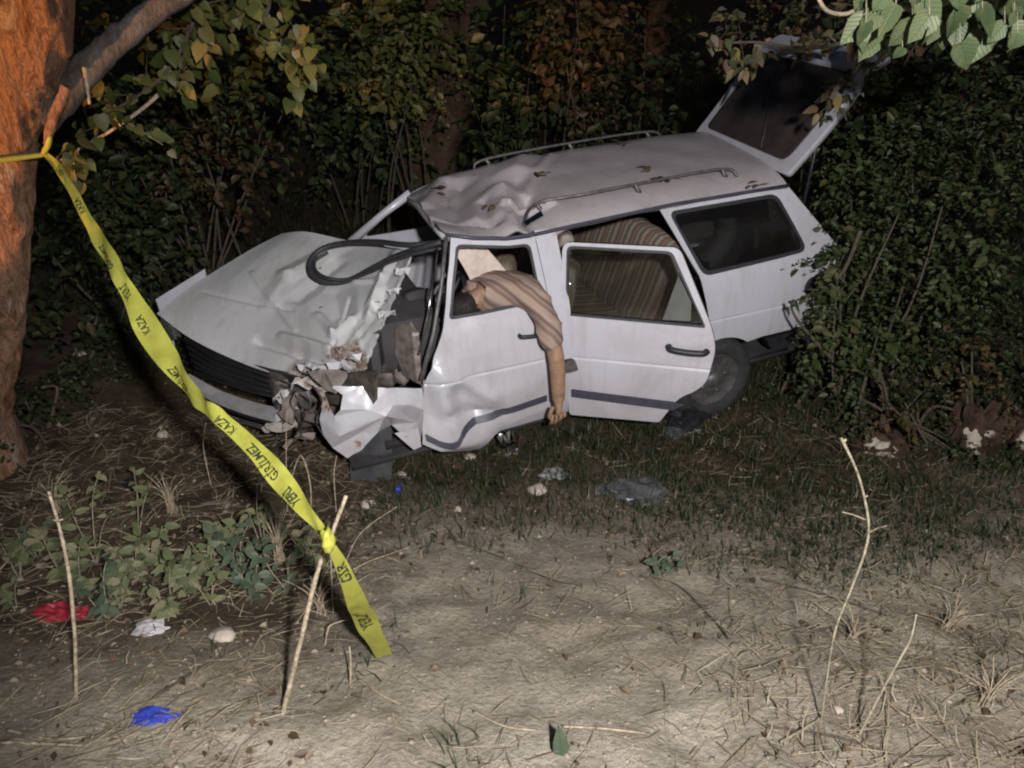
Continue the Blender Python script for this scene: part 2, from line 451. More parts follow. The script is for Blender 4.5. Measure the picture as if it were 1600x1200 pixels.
M['seat'] = stripes('striped_seat_cover', [(.16, .12, .085), (.30, .26, .20), (.10, .07, .05), (.24, .18, .12), (.14, .06, .05), (.18, .16, .12), (.33, .29, .23), (.12, .09, .07)], 6.5, (.25, 1, .12), .03)

def bark(name, stops, scale=6, b_s=.9):
    m, nt, b = new_mat(name)
    tc = N(nt, 'ShaderNodeTexCoord'); mp = N(nt, 'ShaderNodeMapping'); nt.links.new(tc.outputs['Object'], mp.inputs[0]); mp.inputs['Scale'].default_value = (1, 1, .35)
    f = nz(nt, scale, 9, .72, vec=mp.outputs[0], dist=1.2); g = nz(nt, scale * 5, 6, .7, vec=mp.outputs[0])
    c = ramp(nt, f, stops)
    c = mixc(nt, .6, c, ramp(nt, g, [(.3, (.4, .38, .36)), (.55, (1, 1, 1)), (.75, (1.4, 1.35, 1.3))]), 'MULTIPLY')
    nt.links.new(c, b.inputs['Base Color']); b.inputs['Roughness'].default_value = .92; b.inputs['Specular IOR Level'].default_value = .2
    h = N(nt, 'ShaderNodeMath', operation='ADD'); nt.links.new(f, h.inputs[0]); nt.links.new(g, h.inputs[1])
    bump(nt, b, h.outputs[0], b_s, .03)
    return m
M['bark'] = bark('flaking_bark', [(.30, (.06, .03, .02)), (.42, (.24, .12, .065)), (.50, (.42, .25, .16)), (.56, (.20, .11, .07)), (.62, (.40, .30, .23)), (.72, (.50, .43, .36))], 9, 1.0)
M['bark_dark'] = bark('dark_bark', [(.30, (.035, .022, .015)), (.55, (.10, .06, .04)), (.75, (.16, .11, .08))], 6)
M['bark_no_amber'] = bark('bark_without_amber', [(.30, (.05, .042, .036)), (.50, (.13, .115, .10)), (.70, (.21, .19, .17))], 7)  # limb copy of the bark, greyed in colour as if amber light missed it
M['twig'] = simple('twig', (.07, .055, .038), .9, 0, .4, 30)
M['dry_stalk'] = simple('dry_stalk', (.36, .29, .20), .9, 0, .55, 55, .6, 160)
M['green_stalk'] = simple('green_stalk', (.25, .22, .15), .9, 0, .5, 60, .6, 160)
M['rock'] = simple('pale_stone', (.40, .34, .28), .9, 0, .35, 14, .8, 40)
M['earth_rock'] = bark('earth_lump', [(.3, (.035, .022, .015)), (.52, (.085, .052, .036)), (.68, (.16, .11, .08))], 7)

G = {}
G['yellow'] = leaf_mat('yellow_green_leaf', [(0, (.055, .075, .018)), (.35, (.10, .115, .028)), (.7, (.15, .15, .045)), (1, (.17, .13, .05))])
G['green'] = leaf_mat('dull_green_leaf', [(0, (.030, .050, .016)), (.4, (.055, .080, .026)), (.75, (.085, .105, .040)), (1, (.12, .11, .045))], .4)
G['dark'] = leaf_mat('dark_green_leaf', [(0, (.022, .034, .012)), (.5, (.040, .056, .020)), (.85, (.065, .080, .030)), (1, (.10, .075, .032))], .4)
G['brown'] = leaf_mat('browning_leaf', [(0, (.05, .045, .016)), (.4, (.085, .07, .026)), (.75, (.11, .065, .030)), (1, (.06, .03, .018))])
G['broad'] = leaf_mat('broad_pale_leaf', [(0, (.050, .080, .032)), (.5, (.085, .120, .052)), (1, (.125, .155, .075))], .2, veins=True)
G['weed'] = leaf_mat('weed_leaf', [(0, (.09, .115, .055)), (.4, (.16, .19, .09)), (.75, (.23, .245, .135)), (1, (.29, .27, .16))], .25, veins=True)
G['weed_dark'] = leaf_mat('blue_green_leaf', [(0, (.055, .09, .055)), (.6, (.09, .13, .085)), (1, (.15, .18, .12))], .25, veins=True)
G['mixed'] = leaf_mat('turning_leaf', [(0, (.045, .06, .028)), (.3, (.09, .09, .04)), (.5, (.13, .07, .05)), (.75, (.20, .16, .05)), (1, (.18, .15, .14))], .2)
G['grass'] = leaf_mat('grass_blade', [(0, (.018, .036, .012)), (.5, (.035, .060, .020)), (.8, (.055, .075, .028)), (.93, (.10, .09, .04)), (1, (.28, .23, .14))], .3)
G['straw'] = leaf_mat('straw_blade', [(0, (.16, .125, .08)), (.4, (.30, .245, .155)), (.85, (.42, .355, .24)), (1, (.52, .46, .34))], .2)
G['litter'] = leaf_mat('fallen_leaf', [(0, (.05, .030, .018)), (.4, (.11, .070, .042)), (.75, (.20, .14, .09)), (1, (.36, .29, .22))], .15)

# ------------------------------------------------------------------ ground
def grid_lines(lo, hi, f0, f1, fine):
    a = list(np.arange(f0, f1 + 1e-6, fine))
    x, s = f0, fine
    left = []
    while x > lo: s *= 1.35; x -= s; left.append(max(x, lo))
    x, s = f1, fine
    right = []
    while x < hi: s *= 1.35; x += s; right.append(min(x, hi))
    return left[::-1] + a + right
gx = grid_lines(-120, 120, -3.6, 4.6, .032); gy = grid_lines(-60, 160, .9, 6.4, .032)
V = [(x, y, gz(x, y)) for y in gy for x in gx]
nx = len(gx)
F = [(j * nx + i, j * nx + i + 1, (j + 1) * nx + i + 1, (j + 1) * nx + i) for j in range(len(gy) - 1) for i in range(nx - 1)]
tag(mobj('ground', V, F, M['soil'], None, True), 'pale trodden earth bank running down to darker brown earth', None, kind='structure')

# ------------------------------------------------------------------ leaf and blade fields
def leaf_field(P, D, U, size, width=.5, fold=.18):
    """diamond leaves folded along the midrib. P centre, D direction, U normal-ish (n,3), size (n,)"""
    D = D / np.linalg.norm(D, axis=1, keepdims=True)
    S = np.cross(D, U); S /= (np.linalg.norm(S, axis=1, keepdims=True) + 1e-9)
    Nn = np.cross(S, D)
    s = size[:, None]
    base = P - D * s * .5; tip = P + D * s * .5 - Nn * s * .10
    mid = P - D * s * .06
    L = mid + S * s * width * .5 + Nn * s * fold; Rr = mid - S * s * width * .5 + Nn * s * fold
    L2 = P + D * s * .22 + S * s * width * .40 + Nn * s * fold * .7; R2 = P + D * s * .22 - S * s * width * .40 + Nn * s * fold * .7
    V = np.stack([base, L, L2, tip, R2, Rr], 1).reshape(-1, 3)
    n = len(P); o = np.arange(n) * 6
    F = np.concatenate([np.stack([o, o + 3, o + 2, o + 1], 1), np.stack([o, o + 5, o + 4, o + 3], 1)], 0)
    return V, F

def np_mesh(name, V, F, mat, parent=None):
    me = bpy.data.meshes.new(name)
    V = np.asarray(V, np.float32); F = np.asarray(F, np.int32)
    k = F.shape[1]
    me.vertices.add(len(V)); me.vertices.foreach_set('co', V.ravel())
    me.loops.add(F.size); me.loops.foreach_set('vertex_index', F.ravel())
    me.polygons.add(len(F)); me.polygons.foreach_set('loop_start', np.arange(0, F.size, k, dtype=np.int32))
    me.update(calc_edges=True); me.validate()
    return link(name, me, mat, parent)

def rand_dirs(n, zb=0.0):
    d = rng.normal(size=(n, 3)); d[:, 2] += zb
    return d / np.linalg.norm(d, axis=1, keepdims=True)

def blade_field(P, H, W, lean, az):
    """bent tapering blades: P (n,3) root, H height, W width, lean amount, az azimuth"""
    dx = np.stack([np.cos(az), np.sin(az), 0 * az], 1); sx = np.stack([-np.sin(az), np.cos(az), 0 * az], 1)
    z = np.array([0, 0, 1.0])
    def pt(t): return P + z * (H * t * (1 - .25 * lean * t))[:, None] + dx * (H * lean * t * t)[:, None]
    w = (W * .5)[:, None]
    a = P - sx * w; b = P + sx * w; m = pt(.55); c = m + sx * w * .75; d = m - sx * w * .75; e = pt(1.0)
    V = np.stack([a, b, c, d, e, e + sx * w * .12], 1).reshape(-1, 3)
    o = np.arange(len(P)) * 6
    F = np.concatenate([np.stack([o, o + 1, o + 2, o + 3], 1), np.stack([o + 3, o + 2, o + 5, o + 4], 1)], 0)
    return V, F

# ================================================================== the wrecked estate car
car = empty('estate_car'); car.matrix_world = Matrix.Translation(CAR_T) @ CAR_R.to_4x4()
tag(car, 'crashed white estate car with crushed front and raised tailgate', 'car')

ZW = [(-.2, .70), (.05, .72), (.15, .75), (.25, .785), (.45, .803), (.60, .81), (.75, .805), (.88, .787), (.93, .768), (1.10, .705), (1.30, .628), (1.36, .60), (1.6, .5)]
def wz(z):
    for (a, wa), (b, wb) in zip(ZW, ZW[1:]):
        if a <= z <= b: return wa + (wb - wa) * (z - a) / (b - a)
    return ZW[0][1] if z < 0 else ZW[-1][1]
def groove(z): return .009 * max(0, 1 - abs(z - .622) / .010)
def sidey(x, z):
    w = wz(z) - groove(z)
    if x > 3.55: w -= .05 * ((x - 3.55) / .65) ** 2
    return w
def left(x, z): return Vector((x, -sidey(x, z), z))
def side_pt(u, v):
    y = -.8
    for _ in range(25):
        p = car_y(u, v, y); y = -sidey(p.x, p.z)
    return p
def sxz(u, v):
    p = side_pt(u, v); return (p.x, p.z)

# -- rear quarter panel with window opening and wheel arch
arch = [(3.30 + .325 * math.cos(R(a)), .165 + .325 * math.sin(R(a))) for a in range(52, 150, 8)]
qo = [(2.905, 1.312), (3.80, 1.312), (3.90, 1.20), (4.155, .92), (4.225, .70), (4.245, .42), (3.62, .435)] + arch + [(3.03, .40), (3.13, .50), (3.185, .66), (3.115, .92)]
qwin = rpoly([(2.972, 1.278), (3.700, 1.278), (3.895, .945), (3.150, .925)], [.05, .06, .07, .05], 5)
panel('rear_quarter_panel', qo, left, M['paint'], car, [qwin], step=.07, cv=(.60, .612, .622, .632, .644, .93, .88))
def grow(poly, d):
    cx = sum(p[0] for p in poly) / len(poly); cz = sum(p[1] for p in poly) / len(poly)
    w = max(p[0] for p in poly) - min(p[0] for p in poly); h = max(p[1] for p in poly) - min(p[1] for p in poly)
    return [(cx + (p[0] - cx) * (1 + 2 * d / w), cz + (p[1] - cz) * (1 + 2 * d / h)) for p in poly]
qw = panel('rear_side_window', grow(qwin, .008), lambda x, z: left(x, z) + Vector((0, .010, 0)), M['glass'], car, step=.2, thick=.004)
panel('window_seal', grow(qwin, .010), lambda x, z: left(x, z) + Vector((0, -.006, 0)), M['rubber'], qw, [grow(qwin, -.012)], step=.2, thick=.014)
fq = side_pt(1268, 447); fq2 = side_pt(1289, 459)
def disc(c, r, mat, nm, parent):
    V = [Vector((c.x, -sidey(c.x, c.z) - .012, c.z))]; F = []
    for d_, k_ in ((.012, .86), (.008, 1.0), (-.004, 1.0)):
        for k in range(18):
            a = 2 * math.pi * k / 18; x_, z_ = c.x + r * k_ * math.cos(a), c.z + r * k_ * math.sin(a); V.append(Vector((x_, -sidey(x_, z_) - d_, z_)))
    F = [(0, 1 + k, 1 + (k + 1) % 18) for k in range(18)]
    for s_ in (0, 18): F += [(1 + s_ + k, 19 + s_ + k, 19 + s_ + (k + 1) % 18, 1 + s_ + (k + 1) % 18) for k in range(18)]
    return mobj(nm, V, F, mat, parent)
ff_ = disc(fq, .062, M['black_plastic'], 'fuel_filler', car); disc(fq2, .036, M['rubber'], 'fuel_cap', ff_)
# -- pillars left standing
def lquad(name, pts, mat, off=0.0, thick=.03, parent=car):
    return panel(name, pts, lambda x, z: left(x, z) + Vector((0, off, 0)), mat, parent, step=.1, thick=thick)
lquad('b_pillar', [(2.145, 1.30), (2.268, 1.295), (2.285, .92), (2.285, .30), (2.175, .30), (2.172, .92)], M['paint'], .008)
lquad('sill', [(1.50, .27), (2.28, .30), (3.02, .34), (3.02, .25), (2.28, .20), (1.60, .17)], M['paint'], .02)
# drip rail along the roof edge
dr = [(1.66, 1.352), (1.80, 1.315), (1.98, 1.288), (2.15, 1.285), (2.50, 1.30), (3.0, 1.318), (3.5, 1.318), (3.79, 1.315)]
tube('drip_rail', [left(x, z) + Vector((0, -.012, .004)) for x, z in dr], .011, M['molding'], car, 6)

# -- roof: buckled at the front, long flat rear
def roof_edge_z(x):
    for (a, za), (b, zb) in zip(dr, dr[1:]):
        if a <= x <= b: return za + (zb - za) * (x - a) / (b - a)
    return dr[0][1] if x < 1.7 else dr[-1][1]
far_edge = [(1.70, 1.195), (1.80, 1.225), (2.06, 1.305), (2.31, 1.335), (3.0, 1.362), (3.6, 1.372), (3.95, 1.362)]
def far_z(x):
    for (a, za), (b, zb) in zip(far_edge, far_edge[1:]):
        if a <= x <= b: return za + (zb - za) * (x - a) / (b - a)
    return far_edge[0][1] if x < 1.8 else far_edge[-1][1]
def roofz(x, y):
    t = (y + .63) / 1.26
    z = roof_edge_z(x) * (1 - t) + far_z(x) * t
    c = max(0, 1 - (2 * t - 1) ** 2)
    z += .070 * (1 - (1 - c) ** 2.2) * (.55 + .45 * sstep(1.9, 2.7, x))
    p = (x, y)
    k = 1 - sstep(2.25, 2.75, x)
    z += .055 * tent(segdist(p, (2.06, -.60), (2.20, -.05)), .13)
    z -= .060 * tent(segdist(p, (2.18, -.55), (2.34, .10)), .16)
    z += .035 * tent(segdist(p, (2.20, -.05), (2.55, .50)), .14)
    z -= .050 * tent(segdist(p, (1.80, -.32), (2.05, .30)), .13)
    z += .030 * tent(segdist(p, (1.74, .05), (1.98, .50)), .10)
    z -= .030 * tent(segdist(p, (1.95, -.45), (2.05, -.1)), .05) + .034 * tent(segdist(p, (2.12, -.42), (2.30, -.15)), .045)
    z += .030 * tent(segdist(p, (2.10, -.30), (2.36, -.38)), .04) - .020 * tent(segdist(p, (1.86, .05), (2.0, .42)), .035) + .018 * tent(segdist(p, (2.30, -.1), (2.72, .42)), .05)
    z += k * .010 * noise.noise(Vector((x * 5, y * 5, 1))) + .006 * noise.noise(Vector((x * 4, y * 4, 5)))
    if x < 2.05: z -= .03 * tent(segdist(p, (1.70, -.30), (2.0, -.45)), .08)
    return z
ro = [(1.665, -.60), (1.76, -.618), (1.90, -.632), (2.15, -.636), (3.0, -.632), (3.79, -.63), (3.80, -.56), (3.87, 0), (3.95, .56), (3.93, .60), (3.0, .60), (2.31, .60), (1.92, .60), (1.80, .57), (1.745, .45), (1.735, .2), (1.70, -.1), (1.675, -.35), (1.655, -.52)]
roof = panel('roof', ro, lambda x, y: Vector((x, y, roofz(x, y))), M['roof_paint_pink_lit'], car, step=.02, thick=.016, sharp=19, out=(0, 0, 1))
hdr = [(1.66, -.585), (1.675, -.35), (1.70, -.1), (1.735, .2), (1.75, .45), (1.80, .56)]
tube('windscreen_header', [Vector((x + .012, y, roofz(x, y) - .035)) for x, y in hdr], .024, M['trim_beige'], car, 6)
# torn bright trim at the buckle
def flake(name, c, s, mat, parent, seed, rough=.4, n=9):
    bm = bmesh.new(); rs = random.Random(seed)
    vs = []
    ring = []
    for k in range(n):
        a = 2 * math.pi * k / n
        ring.append(bm.verts.new((math.cos(a) * s[0] * rs.uniform(1 - rough, 1), math.sin(a) * s[1] * rs.uniform(1 - rough, 1), rs.uniform(-1, 1) * s[2])))
    mid = bm.verts.new((rs.uniform(-.2, .2) * s[0], rs.uniform(-.2, .2) * s[1], s[2] * rs.uniform(.3, 1)))
    for k in range(n): bm.faces.new((ring[k], ring[(k + 1) % n], mid))
    bmesh.ops.subdivide_edges(bm, edges=bm.edges[:], cuts=1)
    for v in bm.verts: v.co += noise.noise_vector(v.co * (2.0 / max(s)) + Vector((seed, 0, 0))) * s[2] * .5
    thicken(bm, max(.003, .05 * min(s[0], s[1])), Vector((0, 0, 1)))
    q = Quaternion((rs.uniform(-1, 1), rs.uniform(-1, 1), rs.uniform(-1, 1), rs.uniform(-1, 1))) if rs.random() < 0 else Quaternion((1, 0, 0, 0))
    for v in bm.verts: v.co = Vector(c) + q @ v.co
    return bm_obj(name, bm, mat, parent, 15)
# -- roof rails
def on_roof(u, v, dz=0):
    d = cray(u, v); t = 2.0
    while t < 8:
        p = CAMC + d * t
        if p.z < roofz(p.x, p.y) + dz: return p
        t += .01
    return p
def rail(pts, feet, nm='roof_rail'):
    r = tube(nm, pts, .0085, M['alu'], car, 8)
    for f in feet:
        f = Vector(f); b = Vector((f.x, f.y, roofz(f.x, f.y) - .004))
        tube('rail_foot', [b + Vector((.03, 0, 0)), b + Vector((.02, 0, .02)), f], [.018, .013, .009], M['chrome'] if f.x < 2.2 else M['alu'], r, 8)
    return r
na = on_roof(838, 318, .05); nb = on_roof(992, 288, .05); nc = on_roof(1128, 264, .05); ne = on_roof(1152, 276, .01)
rail(crom([on_roof(818, 350, .015), na, on_roof(915, 303, .05), nb, nc, ne], 24), [na, nb, nc])
fa = Vector((2.30, .52, roofz(2.3, .52) + .04))
rail(crom([(2.22, .52, roofz(2.22, .52)), fa, (2.9, .53, roofz(2.9, .53) + .042), (3.5, .53, roofz(3.5, .53) + .042), (3.62, .53, roofz(3.62, .53))], 24), [fa, (2.9, .53, roofz(2.9, .53) + .042), (3.5, .53, roofz(3.5, .53) + .042)])
# bent metal strip standing out of the buckle
a = on_roof(820, 352, .03); b2 = on_roof(848, 336, .05)
mobj('torn_trim_strip', *(lambda s: ([a + Vector((0, -.012, 0)), a + Vector((0, .02, .012)), b2 + Vector((0, .022, .02)), b2 + Vector((0, -.012, 0)), a + Vector((0, -.012, -.006)), a + Vector((0, .02, .004)), b2 + Vector((0, .022, .012)), b2 + Vector((0, -.012, -.006))], [(0, 3, 2, 1), (4, 5, 6, 7), (0, 1, 5, 4), (1, 2, 6, 5), (2, 3, 7, 6), (3, 0, 4, 7)]))(0), M['chrome'], car)

# -- far side of the car, seen through the openings
def right(x, z): return Vector((x, sidey(x, z), z))
rw1 = rpoly([(1.62, 1.10), (2.12, 1.26), (2.13, .93), (1.50, .93)], .04, 3)
rw2 = rpoly([(2.26, 1.27), (2.88, 1.28), (3.08, .93), (2.26, .93)], .04, 3)
panel('far_side_panel', [(1.45, .95), (1.80, 1.21), (2.06, 1.29), (2.31, 1.31), (3.82, 1.31), (4.15, .92), (4.24, .42), (3.6, .42), (3.0, .25), (1.4, .22)], right, M['paint'], car, [rw1, rw2, rpoly([(2.98, 1.27), (3.70, 1.27), (3.88, .94), (3.16, .93)], .05, 3)], step=.12)
tube('far_a_pillar', [car_y(548, 378, .68), car_y(600, 333, .66), Vector((1.80, .59, 1.235))], [.030, .026, .030], M['paint'], car, 7)

# -- raised tailgate: frame, glass, torn end
HL, HR = Vector((3.79, -.60, 1.375)), Vector((3.94, .58, 1.378))
ha = (HR - HL).normalized(); TA = R(54)
tn0 = Vector((ha.y, -ha.x, 0))                      # rearwards, level
tdir = tn0 * math.cos(TA) + Vector((0, 0, 1)) * math.sin(TA)
tn = ha.cross(tdir)
TW = (HR - HL).length
tdir2 = tn0 * math.cos(TA - R(34)) + Vector((0, 0, 1)) * math.sin(TA - R(34))     # the lower skin of the gate is cranked
def tg(a, b): # a along hinge 0..TW, b up the gate
    return HL + ha * a + tdir * min(b, .70) + tdir2 * max(0, b - .70) + tn * (.03 * math.sin(math.pi * min(1, b / .95)))
to = rpoly([(.0, .0), (TW, .0), (TW + .02, .52), (TW - .02, .88), (.02, .88), (-.02, .52)], .03, 3)
tw = rpoly([(.10, .075), (TW - .10, .075), (TW - .085, .655), (.085, .655)], .06, 5)
gate = panel('tailgate', to, tg, M['paint'], car, [tw], step=.12, cv=(.70, .71), thick=.035)
tgl = panel('tailgate_glass', grow(tw, .008), lambda a, b: tg(a, b) - tn * .014, M['glass_dark'], gate, step=.3, thick=.005)
panel('window_seal', grow(tw, .010), lambda a, b: tg(a, b) + tn * .004 * (1 if tn.y < 0 else 1), M['rubber'], gate, [grow(tw, -.016)], step=.3, thick=.05)
tube('wiper_line', [tg(.35, .08) - tn * .035, tg(.75, .55) - tn * .035], .004, M['rubber'], gate, 5)
flake('torn_trim', tg(-.015, .44) + Vector((0, -.02, .0)), (.05, .03, .05), M['paint'], gate, 5)
flake('torn_trim', tg(-.02, .53) + Vector((.02, -.02, .02)), (.07, .02, .03), M['paint'], gate, 9)
for s_ in (.06, TW - .06):
    tube('gas_strut', [tg(s_, .42) - tn * .05, Vector((3.95, -.6 if s_ < .5 else .6, 1.12))], .010, M['black_plastic'], gate, 6)

# -- rear door swung open about its front hinges
DA = R(37); DH = Vector((2.285, -.80, 0))
ddir = Vector((math.cos(DA), -math.sin(DA), 0)); dn = Vector((-math.sin(DA), -math.cos(DA), 0))
def dpt(u, v):
    off = 0
    for _ in range(12):
        p = car_pl(u, v, DH - dn * off, dn)
        off = max(0, (.81 - wz(p.z + .05))) * .55
    return ((p - DH).dot(ddir), p.z)
def dmap(a, z):
    off = max(0, (.81 - wz(z + .05))) * .55 + groove(z + .03)
    return DH + ddir * a - dn * off + Vector((0, 0, z))
D_ = lambda L: [dpt(*p) for p in L]
do = rpoly(D_([(879, 378), (1062, 387), (1112, 512), (1119, 545), (1104, 598), (1085, 612), (1060, 622), (1030, 660), (890, 648), (875, 520)]), [.05, .04, .05, .06, .05, .03, .05, .02, .02, 0], 4)
dw = rpoly(D_([(886, 384), (1050, 393), (1103, 512), (884, 492)]), [.035, .03, .02, .02], 4)
rd = panel('rear_door', do, dmap, M['paint'], car, [dw], step=.07, cv=(.57, .58, .592, .602, .612, .88), thick=.045)
dg = panel('door_glass', grow(dw, .01), lambda a, z: dmap(a, z) - dn * .02, M['glass'], rd, step=.3, thick=.004)
panel('window_seal', grow(dw, .002), lambda a, z: dmap(a, z) + dn * .003, M['rubber'], rd, [grow(dw, -.012)], step=.3, thick=.02)
dl = D_([(893, 608), (1070, 630), (1052, 640), (893, 619)])
panel('lower_molding', [(a, z) for a, z in dl], lambda a, z: dmap(a, z) + dn * .010, M['molding'], rd, step=.2, thick=.012)
h0 = dpt(1045, 541); h1 = dpt(1104, 549)
tube('door_handle', crom([dmap(*h0) + dn * .006, dmap(h0[0] + .015, h0[1] - .004) + dn * .03, dmap((h0[0] + h1[0]) / 2, (h0[1] + h1[1]) / 2 - .006) + dn * .034, dmap(h1[0] - .015, h1[1]) + dn * .03, dmap(*h1) + dn * .006], 14), [.020] + [.017] * 12 + [.020], M['black_plastic'], rd, 8)
q0 = dpt(1072, 470)
panel('quarter_trim', D_([(1034, 506), (1063, 425), (1080, 470), (1078, 508)]), lambda a, z: dmap(a, z) - dn * .05, M['trim_beige'], rd, step=.1, thick=.01)
panel('door_inner_trim', [(a * .96 + .01, z) for a, z in D_([(884, 495), (1104, 515), (1112, 545), (1095, 600), (1028, 650), (893, 640)])], lambda a, z: dmap(a, z) - dn * .055, M['inner'], rd, step=.2, thick=.01)

# -- front door: bent inwards and crumpled at its lower front edge
def fd_dent(x, z):
    p = (x, z)
    o = .0
    o += .075 * tent(segdist(p, (1.46, .22), (1.70, .20)), .17)
    o -= .040 * tent(segdist(p, (1.62, .52), (1.72, .26)), .10)
    o += .030 * tent(segdist(p, (1.50, .66), (1.56, .36)), .08)
    o -= .030 * tent(segdist(p, (1.42, .45), (1.47, .85)), .07)
    o += .014 * noise.noise(Vector((x * 6, z * 6, 3))) + .030 * tent(segdist(p, (1.45, .74), (1.80, .46)), .05) - .024 * tent(segdist(p, (1.55, .40), (1.85, .34)), .05)
    return o * (1 - sstep(1.85, 2.1, x))
def fmap(x, z): return left(x, z) + Vector((0, -.004 - fd_dent(x, z), 0))
fo = [(1.684, 1.336), (1.80, 1.305), (1.98, 1.278), (2.138, 1.272), (2.165, .92), (2.168, .30), (1.95, .255), (1.80, .20), (1.72, .125), (1.64, .135), (1.50, .20), (1.375, .275), (1.40, .45), (1.425, .63), (1.562, .92)]
fw = rpoly([(1.705, 1.298), (1.98, 1.252), (2.102, 1.245), (2.118, .955), (1.60, .955)], [.03, .0, .035, .03, .03], 4)
fd = panel('front_door', fo, fmap, M['torn_paint'], car, [fw], step=.03, cv=(.60, .612, .622, .632, .644), thick=.03, sharp=45)
panel('window_seal', grow(fw, .004), lambda x, z: fmap(x, z) + Vector((0, -.004, 0)), M['rubber'], fd, [grow(fw, -.012)], step=.2, thick=.02)
mol = crom([sxz(662, 678), sxz(690, 686), sxz(708, 684), sxz(728, 664), sxz(780, 646), sxz(853, 621)], 22)
mo_o = [(p[0], p[1] + .018) for p in mol] + [(p[0], p[1] - .018) for p in reversed(mol)]
panel('lower_molding', mo_o, lambda x, z: fmap(x, z) + Vector((0, -.012, 0)), M['molding'], fd, step=.06, thick=.012)
tube('door_handle', crom([fmap(1.97, .80), fmap(1.98, .80) + Vector((0, -.03, 0)), fmap(2.10, .79) + Vector((0, -.03, 0)), fmap(2.115, .79)], 12), .012, M['black_plastic'], fd, 8)
# bright edge of the bent front pillar beside the window
tube('front_pillar', [fmap(1.66, 1.34), fmap(1.60, 1.12) + Vector((-.01, 0, 0)), fmap(1.515, .90) + Vector((-.012, 0, 0)), fmap(1.42, .66) + Vector((-.012, .0, 0))], [.012, .011, .012, .014], M['alu'], car, 7)
tube('pillar_trim', [fmap(1.64, 1.30) + Vector((-.04, -.01, 0)), fmap(1.55, 1.02) + Vector((-.055, -.012, 0)), fmap(1.46, .80) + Vector((-.05, -.01, 0))], .006, M['chrome'], car, 6)
# loose mirror shell hanging at the rear edge of the door
mm_ = car_y(893, 573, -.93)
panel('mirror_shell', rpoly([(-.05, -.03), (.045, -.035), (.02, .04), (-.03, .045)], .015, 3), lambda a, b: mm_ + Vector((a, .02 * a, b)), M['alu'], car, step=.05, thick=.02)

# -- crumpled left front wing
FP = {'a': (494, 606, -.74), 'b': (528, 603, -.79), 'c': (566, 604, -.82), 'd': (606, 606, -.84), 'e': (640, 606, -.82), 'f': (660, 607, -.80), 'g': (661, 640, -.84), 'h': (657, 688, -.80),
      'i': (634, 683, -.87), 'j': (612, 664, -.78), 'k': (590, 676, -.86), 'l': (566, 702, -.84), 'm': (543, 716, -.82), 'n': (520, 700, -.80), 'o': (505, 680, -.76), 'p': (499, 655, -.74), 'q': (503, 640, -.75), 'r': (500, 622, -.73),
      's': (536, 618, -.82), 't': (532, 640, -.84), 'u': (522, 650, -.81), 'v': (513, 632, -.77), 'w': (506, 614, -.75), 'x': (560, 678, -.83), 'y': (602, 650, -.90), 'z': (614, 634, -.88), 'A': (650, 660, -.78), 'B': (575, 640, -.88), 'C': (640, 632, -.86), 'D': (530, 682, -.85), 'E': (522, 608, -.79)}
FT = ['awr', 'abE', 'aEw', 'Ebs', 'bcs', 'csB', 'cdB', 'dzB', 'dez', 'eCz', 'efC', 'fgC', 'gAC', 'gAh', 'zCA', 'zAy', 'zyB', 'ByD', 'Btu', 'sBt', 'BDu', 'yAj', 'hAi', 'Aij', 'yjk', 'kxy', 'xyD', 'uDp', 'uqv', 'uqp', 'vqr', 'vwr', 'pDo', 'oDn', 'Dxn', 'xnm', 'xml', 'xkl', 'Eww']
bm = bmesh.new(); fv = {k: bm.verts.new(car_y(*q)) for k, q in FP.items()}
for t_ in FT:
    if len(set(t_)) == 3:
        try: bm.faces.new([fv[c] for c in t_])
        except ValueError: pass
bmesh.ops.remove_doubles(bm, verts=bm.verts[:], dist=1e-5)
bmesh.ops.subdivide_edges(bm, edges=bm.edges[:], cuts=4, use_grid_fill=True)
for v in bm.verts: v.co += Vector((0, 1, 0)) * (.007 * noise.noise(v.co * 14) + .004 * noise.noise(v.co * 40))
thicken(bm, .006, Vector((0, -1, .2)))
bm_obj('front_wing', bm, M['torn_paint'], car, 24)
panel('wing_lip', [sxz(*p) for p in [(612, 668), (650, 662), (652, 686), (640, 690)]], lambda x, z: Vector((x, -.90 + .2 * (x - 1.2) + .3 * abs(z - .3), z)), M['paint'], car, step=.04, thick=.005, sharp=12)
panel('inner_wing', [sxz(*p) for p in [(625, 520), (640, 500), (655, 520), (660, 604), (640, 602), (628, 570)]], lambda x, z: Vector((x, -.72 + .06 * math.sin(x * 30), z)), M['bare'], car, step=.04, thick=.006, sharp=12)

